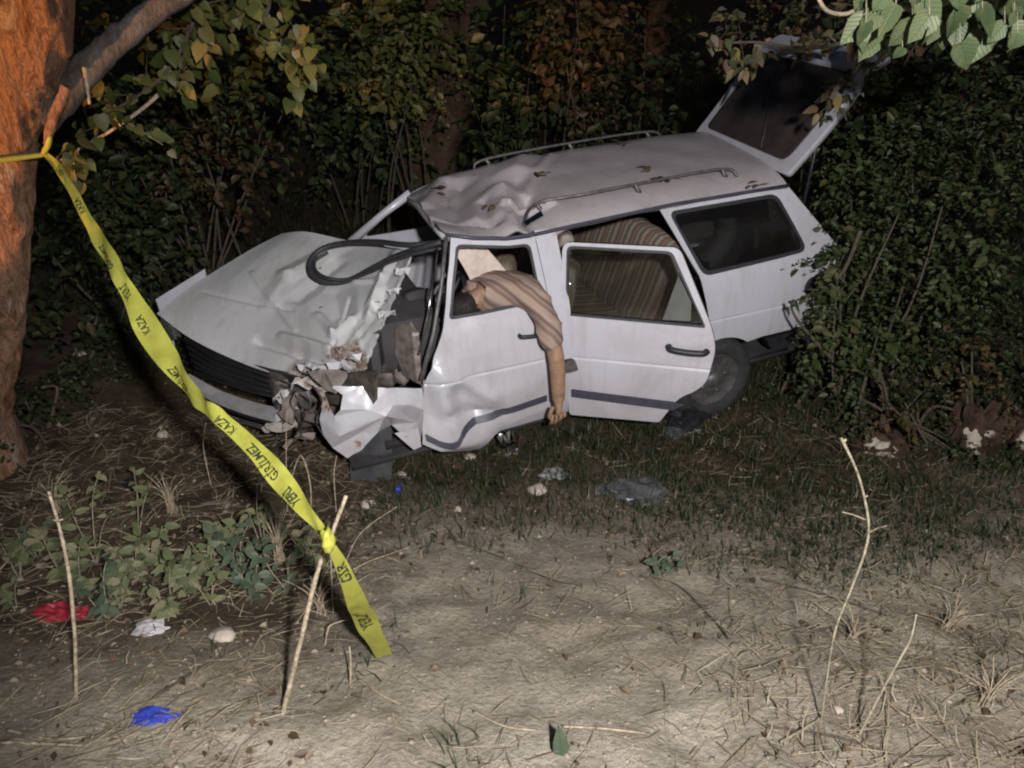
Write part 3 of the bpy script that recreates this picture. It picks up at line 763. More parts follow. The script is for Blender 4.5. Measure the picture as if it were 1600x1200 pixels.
# -- bonnet thrown up and folded
def cpx(u, v, y): return np.array(car_y(u, v, y))
cF = [cpx(*p) for p in [(245, 490, .6), (300, 530, .3), (380, 568, -.02), (450, 590, -.35), (500, 600, -.55), (556, 606, -.72)]]
cB = [cpx(*p) for p in [(440, 365, .72), (478, 362, .55), (540, 375, .28), (595, 384, 0), (630, 390, -.25), (646, 392, -.42)]]
cL = [cpx(*p) for p in [(245, 490, .6), (292, 452, .67), (345, 418, .70), (395, 388, .72), (440, 365, .72)]]
cR = [cpx(*p) for p in [(556, 606, -.72), (574, 566, -.72), (592, 520, -.66), (616, 462, -.55), (646, 392, -.42)]]
NS, NT = 120, 100
eF, eB, eL, eR = crom(cF, NS), crom(cB, NS), crom(cL, NT), crom(cR, NT)
HG = np.zeros((NT, NS, 3))
for j in range(NT):
    t = j / (NT - 1)
    for i in range(NS):
        s = i / (NS - 1)
        p = (1 - t) * eF[i] + t * eB[i] + (1 - s) * eL[j] + s * eR[j] - ((1 - s) * (1 - t) * eF[0] + s * (1 - t) * eF[-1] + (1 - s) * t * eB[0] + s * t * eB[-1])
        q = (s, t); e = min(1, 6 * min(s, 1 - s, t, 1 - t) + .12)
        h = .055 * math.sin(math.pi * s) * math.sin(math.pi * t)
        h += .030 * tent(segdist(q, (.42, .98), (.33, .62)), 0.056) + .020 * tent(segdist(q, (.33, .62), (.36, .40)), 0.048)
        h -= .028 * tent(segdist(q, (.47, .80), (.44, .50)), 0.048)
        h -= .040 * tent(segdist(q, (.56, .62), (.66, .50)), 0.128)
        h += .028 * tent(segdist(q, (.58, .44), (.72, .36)), 0.036)
        h += .030 * tent(segdist(q, (.72, .36), (.76, .50)), 0.040)
        h -= .034 * tent(segdist(q, (.80, .34), (.90, .72)), 0.064)
        h += .036 * tent(segdist(q, (.74, .98), (.86, .58)), 0.056)
        h += .024 * tent(segdist(q, (.86, .58), (.82, .30)), 0.040)
        h -= .040 * tent(segdist(q, (.42, .17), (.98, .19)), 0.036)
        h += .034 * tent(segdist(q, (.50, .24), (.98, .27)), 0.040)
        h -= .020 * tent(segdist(q, (.55, .02), (.60, .20)), 0.048)
        h += .016 * tent(segdist(q, (.20, .55), (.52, .30)), .02) - .014 * tent(segdist(q, (.10, .30), (.45, .42)), .018) + .018 * tent(segdist(q, (.62, .72), (.80, .80)), .02) - .016 * tent(segdist(q, (.66, .62), (.78, .20)), .018)
        h += .005 * noise.noise(Vector((s * 6, t * 5, 0))) + .020 * sstep(.72, .98, s) * noise.noise(Vector((s * 20, t * 16, 3))) + .012 * sstep(.3, .0, t) * sstep(.45, .7, s) * noise.noise(Vector((s * 30, t * 26, 7)))
        p = p + np.array([-.25, -.25, .9]) * h * e
        if s > .985: p = p + np.array(noise.noise_vector(Vector((t * 30, 0, 0)))) * .016
        HG[j, i] = p
bm = bmesh.new()
vv = [[bm.verts.new(HG[j, i]) for i in range(NS)] for j in range(NT)]
for j in range(NT - 1):
    for i in range(NS - 1): bm.faces.new((vv[j][i], vv[j][i + 1], vv[j + 1][i + 1], vv[j + 1][i]))
thicken(bm, .008, Vector((0, 0, 1)))
hood = bm_obj('bonnet', bm, M['hood_paint'], car, 17)
# peeled paint tatters along the bonnet's near edge, each curling its own way
for k, (u, v, y, s) in enumerate([(628, 424, -.48, .05), (617, 455, -.53, .045), (604, 490, -.60, .05), (592, 520, -.65, .035), (498, 578, -.58, .06), (476, 574, -.50, .05), (530, 572, -.70, .06), (552, 560, -.72, .05)]):
    flake('torn_tatter', car_y(u, v, y - .015), (s, s * .8, s * .5), M['torn_paint'] if k != 3 else M['alu'], hood, 20 + k)
for k in range(7):
    j_, i_ = random.Random(60 + k).randrange(10, 90), random.Random(90 + k).randrange(40, 112)
    flake('paint_chip', Vector(HG[j_, i_]) + Vector((0, 0, .006)), (.014, .010, .005), M['primer'], hood, 70 + k)
# far wing edge and headlamp corner
fwc = [car_y(243, 468, .78), car_y(320, 420, .78), car_y(322, 432, .74), car_y(250, 486, .70), car_y(252, 500, .70)]
fw_o = mobj('far_wing', [p for p in fwc] + [p + Vector((.03, .05, -.22)) for p in fwc], [(0, 1, 2, 3, 4), (0, 5, 6, 1), (1, 6, 7, 2), (2, 7, 8, 3), (3, 8, 9, 4), (4, 9, 5, 0)], M['paint'], car)

# -- front face, pushed back on the near side
FA, FB = Vector((.17, .60, 0)), Vector((.86, -.60, 0)); fdir = (FB - FA).normalized(); fnn = Vector((fdir.y, -fdir.x, 0))
if fnn.x > 0: fnn = -fnn
def ff(u, v, off=0.0):
    p = car_pl(u, v, FA, fnn); return p + fnn * off
def strip(name, top, bot, mat, parent, off=0.0, thick=.03, back=None):
    T = [ff(*p) + fnn * off for p in top]; B = [ff(*p) + fnn * off for p in bot]
    T = [Vector(p) for p in crom(T, 18)]; B = [Vector(p) for p in crom(B, 18)]
    V = T + B + [p - fnn * thick for p in T] + [p - fnn * thick for p in B]
    n = 18; F = []
    for i in range(n - 1):
        F += [(i, i + 1, n + i + 1, n + i), (2 * n + i + 1, 2 * n + i, 3 * n + i, 3 * n + i + 1), (i + 1, i, 2 * n + i, 2 * n + i + 1), (n + i, n + i + 1, 3 * n + i + 1, 3 * n + i)]
    F += [(0, n, 3 * n, 2 * n), (n - 1, 3 * n - 1, 4 * n - 1, 2 * n - 1)]
    return mobj(name, V, F, mat, parent)
gr = strip('grille', [(272, 522), (330, 556), (400, 580), (462, 600)], [(292, 580), (340, 602), (390, 618), (432, 626)], M['black_plastic'], car, -.05, .03)
for k in range(5):
    f = (k + .5) / 5
    a_, b_ = Vector((272 + 20 * f, 522 + 58 * f)), Vector((335 + 8 * f, 558 + 45 * f)); c_ = Vector((400 - 10 * f, 580 + 38 * f)); d_ = Vector((460 - 28 * f, 601 + 25 * f))
    tube('grille_bar', [ff(p.x, p.y, -.012) for p in (a_, b_, c_, d_)], .006, M['black_plastic'], gr, 5)
strip('bumper_trim', [(296, 584), (340, 608), (390, 626), (446, 640)], [(300, 592), (342, 617), (392, 637), (448, 652)], M['trim_beige'], car, .07, .07)
strip('bumper', [(292, 594), (340, 618), (390, 638), (446, 653)], [(298, 608), (346, 630), (396, 648), (440, 660)], M['black_plastic'], car, .045, .06)
strip('bumper_lower_edge', [(330, 634), (370, 648), (402, 654), (428, 662)], [(332, 637), (371, 651), (403, 658), (429, 666)], M['alu'], car, .06, .02)
rbox('headlamp', ff(262, 515, -.02), (.06, .14, .12), M['lens'], car, .02, Matrix.Rotation(math.atan2(fnn.y, fnn.x), 3, 'Z'))
# crushed headlamp corner: primer-coloured sheet folded into the wing, foam bumper block
flake('crushed_lamp_panel', ff(470, 628, .03), (.13, .05, .09), M['primer'], car, 41)
flake('crushed_lamp_panel', ff(452, 620, .05), (.07, .05, .08), M['hood_paint'], car, 42)
flake('crushed_lamp_panel', ff(484, 600, .02), (.11, .06, .06), M['hood_paint'], car, 43)
flake('crushed_lamp_panel', ff(510, 590, .0), (.12, .06, .07), M['primer'], car, 46)
flake('bumper_foam', ff(458, 664, .06), (.12, .06, .05), M['foam'], car, 51)
flake('bumper_foam', ff(476, 682, .05), (.10, .05, .05), M['primer'], car, 52)
flake('bumper_foam', ff(440, 662, .07), (.06, .04, .03), M['foam'], car, 53)

hb = ff(468, 634, .0); fr_ = fnn.to_track_quat('Z', 'Y').to_matrix()
def bowl(name, c, rr, mat, parent):
    prof_ = [(.2, -.5), (.55, -.42), (.85, -.2), (1.0, .05), (1.06, .05), (1.06, -.1)]
    V, F = [], []
    for k in range(20):
        a = 2 * math.pi * k / 20
        for r_, z_ in prof_:
            w_ = 1 + .22 * noise.noise(Vector((math.cos(a) * 1.5, math.sin(a) * 1.5, rr)))
            V.append(Vector(c) + fr_ @ Vector((r_ * rr * w_ * math.cos(a) * 1.25, r_ * rr * w_ * math.sin(a), z_ * rr)))
    n_ = len(prof_)
    for k in range(20):
        for i in range(n_ - 1): F.append((k * n_ + i, k * n_ + i + 1, ((k + 1) % 20) * n_ + i + 1, ((k + 1) % 20) * n_ + i))
    return mobj(name, V, F, mat, parent, True)
bowl('headlamp_bowl', ff(462, 622, -.03), .075, M['alu'], car)
strip('radiator', [(470, 604), (500, 600), (530, 596), (560, 596)], [(470, 640), (500, 645), (530, 648), (560, 650)], M['engine'], car, -.10, .03)
for k, pts_ in enumerate([[(470, 612), (485, 640), (478, 668), (490, 690)], [(500, 596), (515, 620), (505, 650), (516, 672)], [(452, 606), (462, 640), (452, 660)], [(480, 600), (470, 622), (486, 650), (474, 676)]]):
    tube('loose_wire', crom([ff(u_, v_, .04 + .01 * k) for u_, v_ in pts_], 14), .004, M['rubber'], car, 5)
rbox('lamp_bracket', ff(486, 652, .0), (.03, .10, .05), M['bare'], car, .006, Matrix.Rotation(.7, 3, 'Z'))

# -- engine bay
rs = random.Random(3)
for k, (u, v, y, s, mt) in enumerate([(630, 500, -.40, .20, 'engine'), (640, 560, -.45, .22, 'engine'), (605, 560, -.50, .20, 'engine'), (625, 585, -.60, .10, 'primer'), (600, 590, -.60, .12, 'engine'), (636, 540, -.62, .07, 'engine_light'), (612, 530, -.60, .06, 'engine_light'), (652, 470, -.35, .18, 'inner'), (648, 575, -.66, .05, 'trim_beige')]):
    rbox('engine_piece', car_y(u, v, y), (s, s * .8, s * .7), M[mt], car, s * .12, Matrix.Rotation(rs.uniform(-1, 1), 3, 'Z') @ Matrix.Rotation(rs.uniform(-.5, .5), 3, 'X'), warp=s * .12)
tube('engine_hose', [car_y(u, v, y) for u, v, y in [(600, 575, -.62), (618, 540, -.62), (634, 520, -.60), (650, 545, -.64), (655, 590, -.68)]], .018, M['engine_light'], car, 7)
tube('engine_hose', [car_y(u, v, y) for u, v, y in [(606, 520, -.55), (622, 545, -.62), (626, 580, -.66)]], .012, M['rubber'], car, 7)
rbox('engine_block', (.95, -.05, .42), (.55, .62, .36), M['engine'], car, .05)
# -- black windscreen rubber thrown over the bonnet
def seal(pts, r, n=46): tube('windscreen_rubber', crom([car_y(*p) for p in pts], n), r, M['rubber'], car, 8)
seal([(700, 378, -.50), (640, 383, -.42), (590, 378, -.16), (545, 379, .06), (505, 388, .14), (485, 408, .10), (488, 430, .02), (512, 441, -.06), (545, 438, -.12), (580, 420, -.20), (615, 402, -.30), (655, 388, -.48), (690, 378, -.55)], .0165)
seal([(690, 388, -.55), (650, 396, -.48), (612, 408, -.36), (582, 423, -.26), (545, 436, -.16), (515, 435, -.10), (495, 425, -.02), (492, 408, .08), (512, 394, .10)], .010)
# -- cabin
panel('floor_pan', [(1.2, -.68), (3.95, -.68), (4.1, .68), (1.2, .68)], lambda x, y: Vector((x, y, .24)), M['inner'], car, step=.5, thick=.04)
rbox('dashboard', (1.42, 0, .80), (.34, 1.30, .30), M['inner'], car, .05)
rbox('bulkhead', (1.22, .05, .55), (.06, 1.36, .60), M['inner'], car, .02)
sw = Vector((1.72, -.36, .86)); swr = Matrix.Rotation(R(-62), 3, 'Y')
w_ = tube('steering_wheel', [sw + swr @ Vector((.18 * math.cos(a), .18 * math.sin(a), 0)) for a in np.linspace(0, 2 * math.pi, 25)], .014, M['black_plastic'], car, 7)
for a in (0, 2.2, 4.1): tube('wheel_spoke', [sw, sw + swr @ Vector((.18 * math.cos(a), .18 * math.sin(a), 0))], .011, M['black_plastic'], w_, 6)
def seat(x, y, w, bench=False):
    s = rbox('bench_seat' if bench else 'front_seat', (x, y, .42), (.52, w, .20), M['seat'], car, .06, warp=.01)
    rbox('backrest', (x + .30, y, .78), (.15, w, .62), M['seat'], s, .06, Matrix.Rotation(R(14), 3, 'Y'), warp=.01)
    if not bench: rbox('headrest', (x + .39, y, 1.13), (.10, w * .55, .15), M['seat'], s, .05)
    return s
seat(1.98, .36, .50); seat(2.02, -.36, .50); seat(2.72, 0, 1.28, True)
rbox('cargo_trim', (3.45, .60, .70), (.9, .10, .40), M['inner'], car, .05)
sp_ = tube('spare_wheel', [Vector((3.42 + .22 * math.cos(a), -.30, .98 + .22 * math.sin(a))) for a in np.linspace(0, 2 * math.pi, 21)], .065, M['tyre'], car, 8)
rbox('parcel_panel', (3.55, .15, .92), (.7, .5, .18), M['inner'], car, .06)
# hanging roof lining behind the front door window
hl = [[Vector((1.69 + .034 * i + .020 * j + .004 * i * j, -.50 + .018 * math.sin(i * 1.3 + j), 1.315 - .006 * i - .046 * j * (1 + .05 * i))) for i in range(6)] for j in range(8)]
mobj('torn_headlining', [p for r in hl for p in r], [(j * 6 + i, j * 6 + i + 1, j * 6 + i + 7, j * 6 + i + 6) for j in range(7) for i in range(5)], M['headliner'], car, True)
# -- rear wheel
wc = Vector((3.30, -.70, .180))
def lathe(name, prof, c, mat, parent, seg=36):
    V, F = [], []
    for k in range(seg):
        a = 2 * math.pi * k / seg
        for r, y in prof: V.append((c[0] + r * math.cos(a), c[1] + y, c[2] + r * math.sin(a)))
    n = len(prof)
    for k in range(seg):
        k2 = (k + 1) % seg
        for i in range(n - 1): F.append((k * n + i, k * n + i + 1, k2 * n + i + 1, k2 * n + i))
    o = mobj(name, V, F, mat, parent, True)
    return o
wh_ = lathe('rear_wheel', [(.03, -.075), (.10, -.06), (.155, -.055), (.17, -.075), (.178, -.08), (.178, .06)], wc, M['rim'], car)
lathe('tyre', [(.176, -.07), (.19, -.092), (.24, -.098), (.272, -.085), (.287, -.06), (.287, .06), (.27, .085), (.18, .08)], wc, M['tyre'], wh_)
lathe('hub_cap', [(.0, -.092), (.03, -.09), (.05, -.078), (.055, -.06)], wc, M['alu'], wh_, 18)
for k in range(4):
    a = k * math.pi / 2 + .4
    lathe('wheel_nut', [(0, -.082), (.010, -.082), (.011, -.066)], wc + Vector((.085 * math.cos(a), 0, .085 * math.sin(a))), M['alu'], wh_, 8)
wh2 = lathe('rear_wheel', [(.03, .075), (.155, .055), (.178, .08), (.178, -.06)], Vector((3.30, .68, .200)), M['rim'], car)
lathe('tyre', [(.176, .07), (.24, .098), (.287, .06), (.287, -.06), (.18, -.08)], Vector((3.30, .68, .200)), M['tyre'], wh2)
panel('wheel_housing', [(3.30 + .34 * math.cos(R(a)), .165 + .34 * math.sin(R(a))) for a in range(0, 181, 12)], lambda x, z: Vector((x, -.56, z)), M['inner'], car, step=.3, thick=.02)
panel('rear_bumper', rpoly([(3.66, .40), (4.27, .395), (4.29, .30), (3.70, .32)], .02, 2), lambda x, z: Vector((x, -.795 + .04 * ((x - 3.55) / .65) ** 2 * 1.2, z)), M['black_plastic'], car, step=.15, thick=.06)
rbox('tail_lamp', (4.20, -.70, .74), (.08, .10, .20), simple('tail_lens', (.22, .02, .02), .25), car, .02)
panel('underbody', [(1.0, -.70), (4.2, -.68), (4.2, .68), (1.0, .70)], lambda x, y: Vector((x, y, .16 + .05 * sstep(2.5, 4.2, x))), M['inner'], car, step=.5, thick=.03)

# ================================================================== person slumped over the door
def skin_mesh(name, verts, edges, radii, mat, parent, root=0, sub=2):
    me = bpy.data.meshes.new(name + '_cage'); me.from_pydata([tuple(v) for v in verts], edges, [])
    o = bpy.data.objects.new(name + '_cage', me); COL.objects.link(o)
    sk = o.modifiers.new('skin', 'SKIN'); sk.use_smooth_shade = True
    lay = me.skin_vertices[0] if me.skin_vertices else None
    if lay is None:
        bm = bmesh.new(); bm.from_mesh(me); bm.verts.layers.skin.verify(); bm.to_mesh(me); bm.free(); lay = me.skin_vertices[0]
    for i, r in enumerate(radii):
        lay.data[i].radius = r if hasattr(r, '__len__') else (r, r); lay.data[i].use_root = (i == root)
    ss = o.modifiers.new('sub', 'SUBSURF'); ss.levels = sub; ss.render_levels = sub
    dg_ = bpy.context.evaluated_depsgraph_get(); dg_.update()
    nm = bpy.data.meshes.new_from_object(o.evaluated_get(dg_), depsgraph=dg_)
    bpy.data.objects.remove(o); nm.name = name
    nm.polygons.foreach_set('use_smooth', [True] * len(nm.polygons)); nm.materials.clear()
    return link(name, nm, mat, parent)

person = empty('person'); person.matrix_world = car.matrix_world.copy()
tag(person, 'person in brown striped shirt slumped over the driver door, arm hanging down', 'person')
pv = [(2.02, -.36, .55), (2.01, -.45, .78), (1.98, -.56, .95), (1.94, -.64, 1.03),      # pelvis, waist, chest, upper chest
      (1.85, -.63, 1.00), (1.78, -.61, .95),                                                # neck, nape
      (1.72, -.59, .91), (1.66, -.56, .87),                                                  # skull, jaw
      (2.055, -.755, 1.02), (2.108, -.905, .84), (2.122, -.955, .68), (2.126, -.962, .52), (2.128, -.958, .42),  # left arm over the sill
      (1.86, -.52, .98), (1.74, -.46, .80), (1.74, -.42, .66),                               # right arm inside
      (1.80, -.36, .56), (1.50, -.36, .50)]                                                  # thigh, knee
pe = [(0, 1), (1, 2), (2, 3), (3, 4), (4, 5), (5, 6), (6, 7), (3, 8), (8, 9), (9, 10), (10, 11), (11, 12), (3, 13), (13, 14), (14, 15), (0, 16), (16, 17)]
prr = [(.15, .13), (.14, .12), (.16, .13), (.11, .09), .054, .070, .076, .050, .058, .045, .047, .041, .036, .060, .046, .036, .085, .065]
body = skin_mesh('body', pv, pe, prr, M['skin'], person)
sh_ = skin_mesh('shirt', [pv[i] for i in (0, 1, 2, 3, 8)] + [(2.095, -.875, .91), (2.119, -.935, .745), (1.87, -.63, 1.01), pv[13], pv[14]], [(0, 1), (1, 2), (2, 3), (3, 4), (4, 5), (5, 6), (3, 7), (3, 8), (8, 9)], [(.17, .15), (.165, .145), (.180, .150), (.140, .120), .086, .070, .066, .078, .085, .065], M['shirt'], person, 0, 3)
for v in sh_.data.vertices:                                           # cloth folds
    q_ = v.co; f_ = 1 - abs(noise.noise(Vector((q_.x * 7 + q_.z * 9, q_.y * 6, q_.z * 4))))
    v.co = q_ + v.normal * (.016 * f_ ** 4 - .006 + .004 * noise.noise(q_ * 30))
skin_mesh('trousers', [(2.00, -.36, .60), (2.0, -.36, .52), (1.78, -.28, .56), (1.50, -.28, .50), (1.78, -.46, .56), (1.50, -.46, .50)], [(0, 1), (1, 2), (2, 3), (1, 4), (4, 5)], [.17, .16, .10, .08, .10, .08], M['trousers'], person)
hv = [(2.127, -.960, .465), (2.128, -.958, .425), (2.130, -.956, .385), (2.132, -.950, .345)]
hand = skin_mesh('hand', hv, [(0, 1), (1, 2), (2, 3)], [(.034, .036), (.028, .034), (.022, .046), (.017, .047)], M['skin'], person, 0, 2)
for k, (dx, L_) in enumerate([(-.036, .078), (-.012, .090), (.013, .085), (.035, .066)]):
    p0 = Vector((2.131 + dx, -.951, .350)); b_ = .010 + .005 * k
    skin_mesh('finger', [p0, p0 + Vector((dx * .08, -.002, -L_ * .42)), p0 + Vector((dx * .10, -.002 + b_, -L_ * .74)), p0 + Vector((dx * .08, .002 + 2.4 * b_, -L_ * .97))], [(0, 1), (1, 2), (2, 3)], [.0112, .0106, .0096, .0080], M['skin'], hand, 0, 2)
skin_mesh('thumb', [(2.100, -.953, .405), (2.076, -.962, .368), (2.072, -.958, .328)], [(0, 1), (1, 2)], [.014, .012, .0092], M['skin'], hand, 0, 2)
hr_ = skin_mesh('hair', [(1.80, -.625, .975), (1.755, -.625, .955), (1.70, -.61, .93), (1.66, -.60, .90)], [(0, 1), (1, 2), (2, 3)], [.050, .080, .082, .056], M['hair'], person)
for v in hr_.data.vertices: v.co += noise.noise_vector(v.co * 34) * .010 + Vector((0, 0, -.004))
hr_.data.update(); hp = np.array([v.co for v in hr_.data.vertices]); hn = np.array([v.normal for v in hr_.data.vertices])
hi = rng.integers(0, len(hp), 900); hd = hn[hi] * .55 + rng.normal(size=(900, 3)) * .35 + np.array([.1, -.1, -.9])
Vh, Fh = leaf_field(hp[hi] + hn[hi] * .002, hd, hn[hi] + rng.normal(size=(900, 3)) * .2, rng.uniform(.018, .040, 900), .12, .03)
np_mesh('hair_strands', Vh, Fh, M['hair'], hr_)
skin_mesh('ear', [(1.715, -.672, .905), (1.705, -.675, .885), (1.71, -.67, .865)], [(0, 1), (1, 2)], [(.010, .016), (.012, .018), (.008, .010)], M['skin'], person, 0, 1)
skin_mesh('nose', [(1.61, -.55, .865), (1.595, -.55, .855)], [(0, 1)], [.016, .014], M['skin'], person, 0, 1)
# ================================================================== assumed lamps, out of view, that light the place
def aim(o, target):
    d = Vector(target) - o.location
    o.rotation_euler = d.to_track_quat('-Z', 'Y').to_euler()
def flood(name, label, loc, target, energy, color, cone, blend, radius, cat):  # assumed light source, given an added stand and housing
    loc = Vector(loc)
    root = empty(name, (loc.x, loc.y, gz(loc.x, loc.y))); tag(root, label, cat)
    h = loc.z - root.location.z
    d = (Vector(target) - loc).normalized()
    tube('pole', [(0, 0, -.05), (0, 0, h - .22)], .025, M['alu'], root, 8)
    for k in range(3):
        a = k * 2.094 + .4
        tube('stand_leg', [(0, 0, .55), (.45 * math.cos(a), .45 * math.sin(a), -.02)], .016, M['alu'], root, 6)
    rot = d.to_track_quat('-Z', 'Y').to_matrix()
    rbox('lamp_housing', Vector((0, 0, h)) - d * .12, (.34, .26, .16), M['black_plastic'], root, .03, rot)
    L = bpy.data.lights.new(name, 'SPOT'); L.energy = energy; L.color = color; L.spot_size = R(cone); L.spot_blend = blend; L.shadow_soft_size = radius
    lo = bpy.data.objects.new('lamp', L); COL.objects.link(lo); lo.parent = root; lo.location = Vector((0, 0, h)) + d * .02
    lo.rotation_euler = d.to_track_quat('-Z', 'Y').to_euler()
    return root
flood('assumed_floodlight', 'assumed white lamp on an added tripod, unseen behind the camera', (.45, -.5, 3.15), (.62, 3.5, .30), 1040, (.99, .962, .97), 84, .5, .07, 'assumed_floodlight')  # added key light; unseen source assumed from the lit foreground and its shadows
flood('assumed_amber_lamp', 'assumed amber light for the trunk, on an added tripod out of view at left', (-4.2, -1.2, 1.55), (-2.05, 3.9, 2.55), 1700, (1.0, .44, .16), 26, .08, .05, 'assumed lamp')  # added to turn the trunk orange; source assumed to be unseen vehicle lights

# ================================================================== trees
def at_y(u, v, Y):
    d = ray(u, v); return CAMP + d * (Y / d.y)
def px(p):
    p = Vector(p) - CAMP; dz = p.y * ct - p.z * st
    return (800 + FPX * p.x / dz, 600 - FPX * (p.y * st + p.z * ct) / dz)

def leaf_shape(name, L=1.0, W=.7, kind='ovate', fold=.12, droop=.15):
    prof = {'ovate': [(0, .0), (.12, .62), (.30, 1.0), (.55, .86), (.80, .42), (1, 0)], 'heart': [(0, .10), (-.06, .55), (.10, .95), (.35, 1.0), (.65, .66), (.86, .25), (1, 0)], 'lance': [(0, 0), (.2, .7), (.45, 1.0), (.75, .6), (1, 0)]}[kind]
    V, F = [], []
    for t, w in prof:
        x = t * L; z = -droop * L * max(0, t) ** 2
        V += [(x, w * W * .5, z + fold * w * W), (max(x, 0), 0, z), (x, -w * W * .5, z + fold * w * W)]
    n = len(prof)
    for i in range(n - 1):
        F += [(3 * i, 3 * i + 1, 3 * i + 4, 3 * i + 3), (3 * i + 1, 3 * i + 2, 3 * i + 5, 3 * i + 4)]
    return mesh(name, V, F, True)
LS = {}
for k_, g_ in (('weed', 'ovate'), ('weed_dark', 'ovate'), ('broad', 'heart'), ('yellow', 'heart'), ('mixed', 'ovate'), ('litter', 'ovate'), ('green', 'ovate')):
    me_ = leaf_shape('leaf_' + k_, 1, {'ovate': .52, 'heart': .82}[g_], g_); me_.materials.append(G[k_]); LS[k_] = me_
BL = []
for k_ in range(5):
    me_ = leaf_shape('leaf_broad', 1, .74 + .06 * k_, 'heart', .02 + .05 * k_, .05 + .10 * k_); me_.materials.append(G['broad'])
    for v_ in me_.vertices: v_.co += noise.noise_vector(v_.co * 3 + Vector((k_ * 5, 0, 0))) * .05
    BL.append(me_)
def put_leaf(me, pos, dirv, nrm, size, parent, name='leaf'):
    d = Vector(dirv).normalized(); n = Vector(nrm); s = n.cross(d)
    if s.length < 1e-4: s = d.orthogonal()
    s.normalize(); n = d.cross(s)
    m = Matrix((d, s, n)).transposed().to_4x4()
    o = bpy.data.objects.new(name, me); COL.objects.link(o); o.parent = parent
    o.matrix_local = Matrix.Translation(pos) @ m @ Matrix.Scale(size, 4)
    return o
def rv(r=1.0, rs=random): return Vector((rs.uniform(-r, r), rs.uniform(-r, r), rs.uniform(-r, r)))

# -- the big tree on the left, tape knotted round it
TY = 3.45
def tp(u, v, Y=TY): return at_y(u, v, Y)
base = tp(-20, 705); base.z = gz(base.x, base.y) - .1
tree = empty('roadside_tree', (base.x, base.y, gz(base.x, base.y)))
tag(tree, 'thick roadside tree with flaking bark, tape knotted round it', 'tree')
to0 = tree.location.copy()
def loc(p, o=to0): return Vector(p) - o
tpts = [base, tp(-28, 640), tp(-16, 520), tp(-8, 400), tp(-6, 300), tp(0, 240), tp(20, 150), tp(48, 70), tp(60, 0), tp(70, -120, 3.5), tp(60, -420, 3.6), tp(120, -1100, 3.8)]
trad = [.155, .150, .143, .138, .134, .130, .132, .138, .132, .14, .12, .07]
TN, TS = 230, 72
tP = crom([list(p) + [r] for p, r in zip(tpts, trad)], TN)
V, F = [], []
Vt, Ft = tube_geo([loc(p[:3]) for p in tP], [p[3] for p in tP], TS, True)
V = []
for v in Vt:
    i = len(V) // TS; c = loc(tP[min(i, TN - 1)][:3]); d = (v - c)
    r = d.length; d.normalize(); q = v
    h = .16 * noise.noise(Vector((q.x * 5, q.y * 5, q.z * 1.6))) + .09 * noise.noise(Vector((q.x * 14, q.y * 14, q.z * 4))) + .10 * (1 - abs(noise.noise(Vector((q.x * 13, q.y * 13, q.z * 3.2))))) ** 4 - .09 * max(0, noise.noise(Vector((q.x * 9 + 5, q.y * 9, q.z * 5))) - .05) ** .5 + .03 * noise.noise(Vector((q.x * 40, q.y * 40, q.z * 18)))
    V.append(c + d * r * (1 + h))
trunk = mobj('trunk', V, Ft, M['bark'], tree, True)
br = crom([list(loc(tp(60, 190, 3.48))) + [.07], list(loc(tp(125, 118, 3.62))) + [.066], list(loc(tp(185, 62, 3.72))) + [.058], list(loc(tp(262, 4, 3.85))) + [.052], list(loc(tp(420, -110, 4.1))) + [.05], list(loc(tp(700, -300, 4.7))) + [.02]], 30)
tube('limb', [p[:3] for p in br], [p[3] for p in br], M['bark_no_amber'], tree, 16, .25, 3)
tube('stub', [loc(tp(132, 105, 3.40)), loc(tp(136, 135, 3.40)), loc(tp(140, 163, 3.38))], [.010, .008, .006], M['dry_stalk'], tree, 6)
ridge = crom([list(loc(tp(104, 135, 3.30))) + [.02], list(loc(tp(92, 165, 3.29))) + [.022], list(loc(tp(80, 195, 3.29))) + [.02], list(loc(tp(72, 225, 3.29))) + [.012]], 16)
tube('bark_flap', [p[:3] for p in ridge], [p[3] for p in ridge], M['bark'], tree, 8, .3, 2)
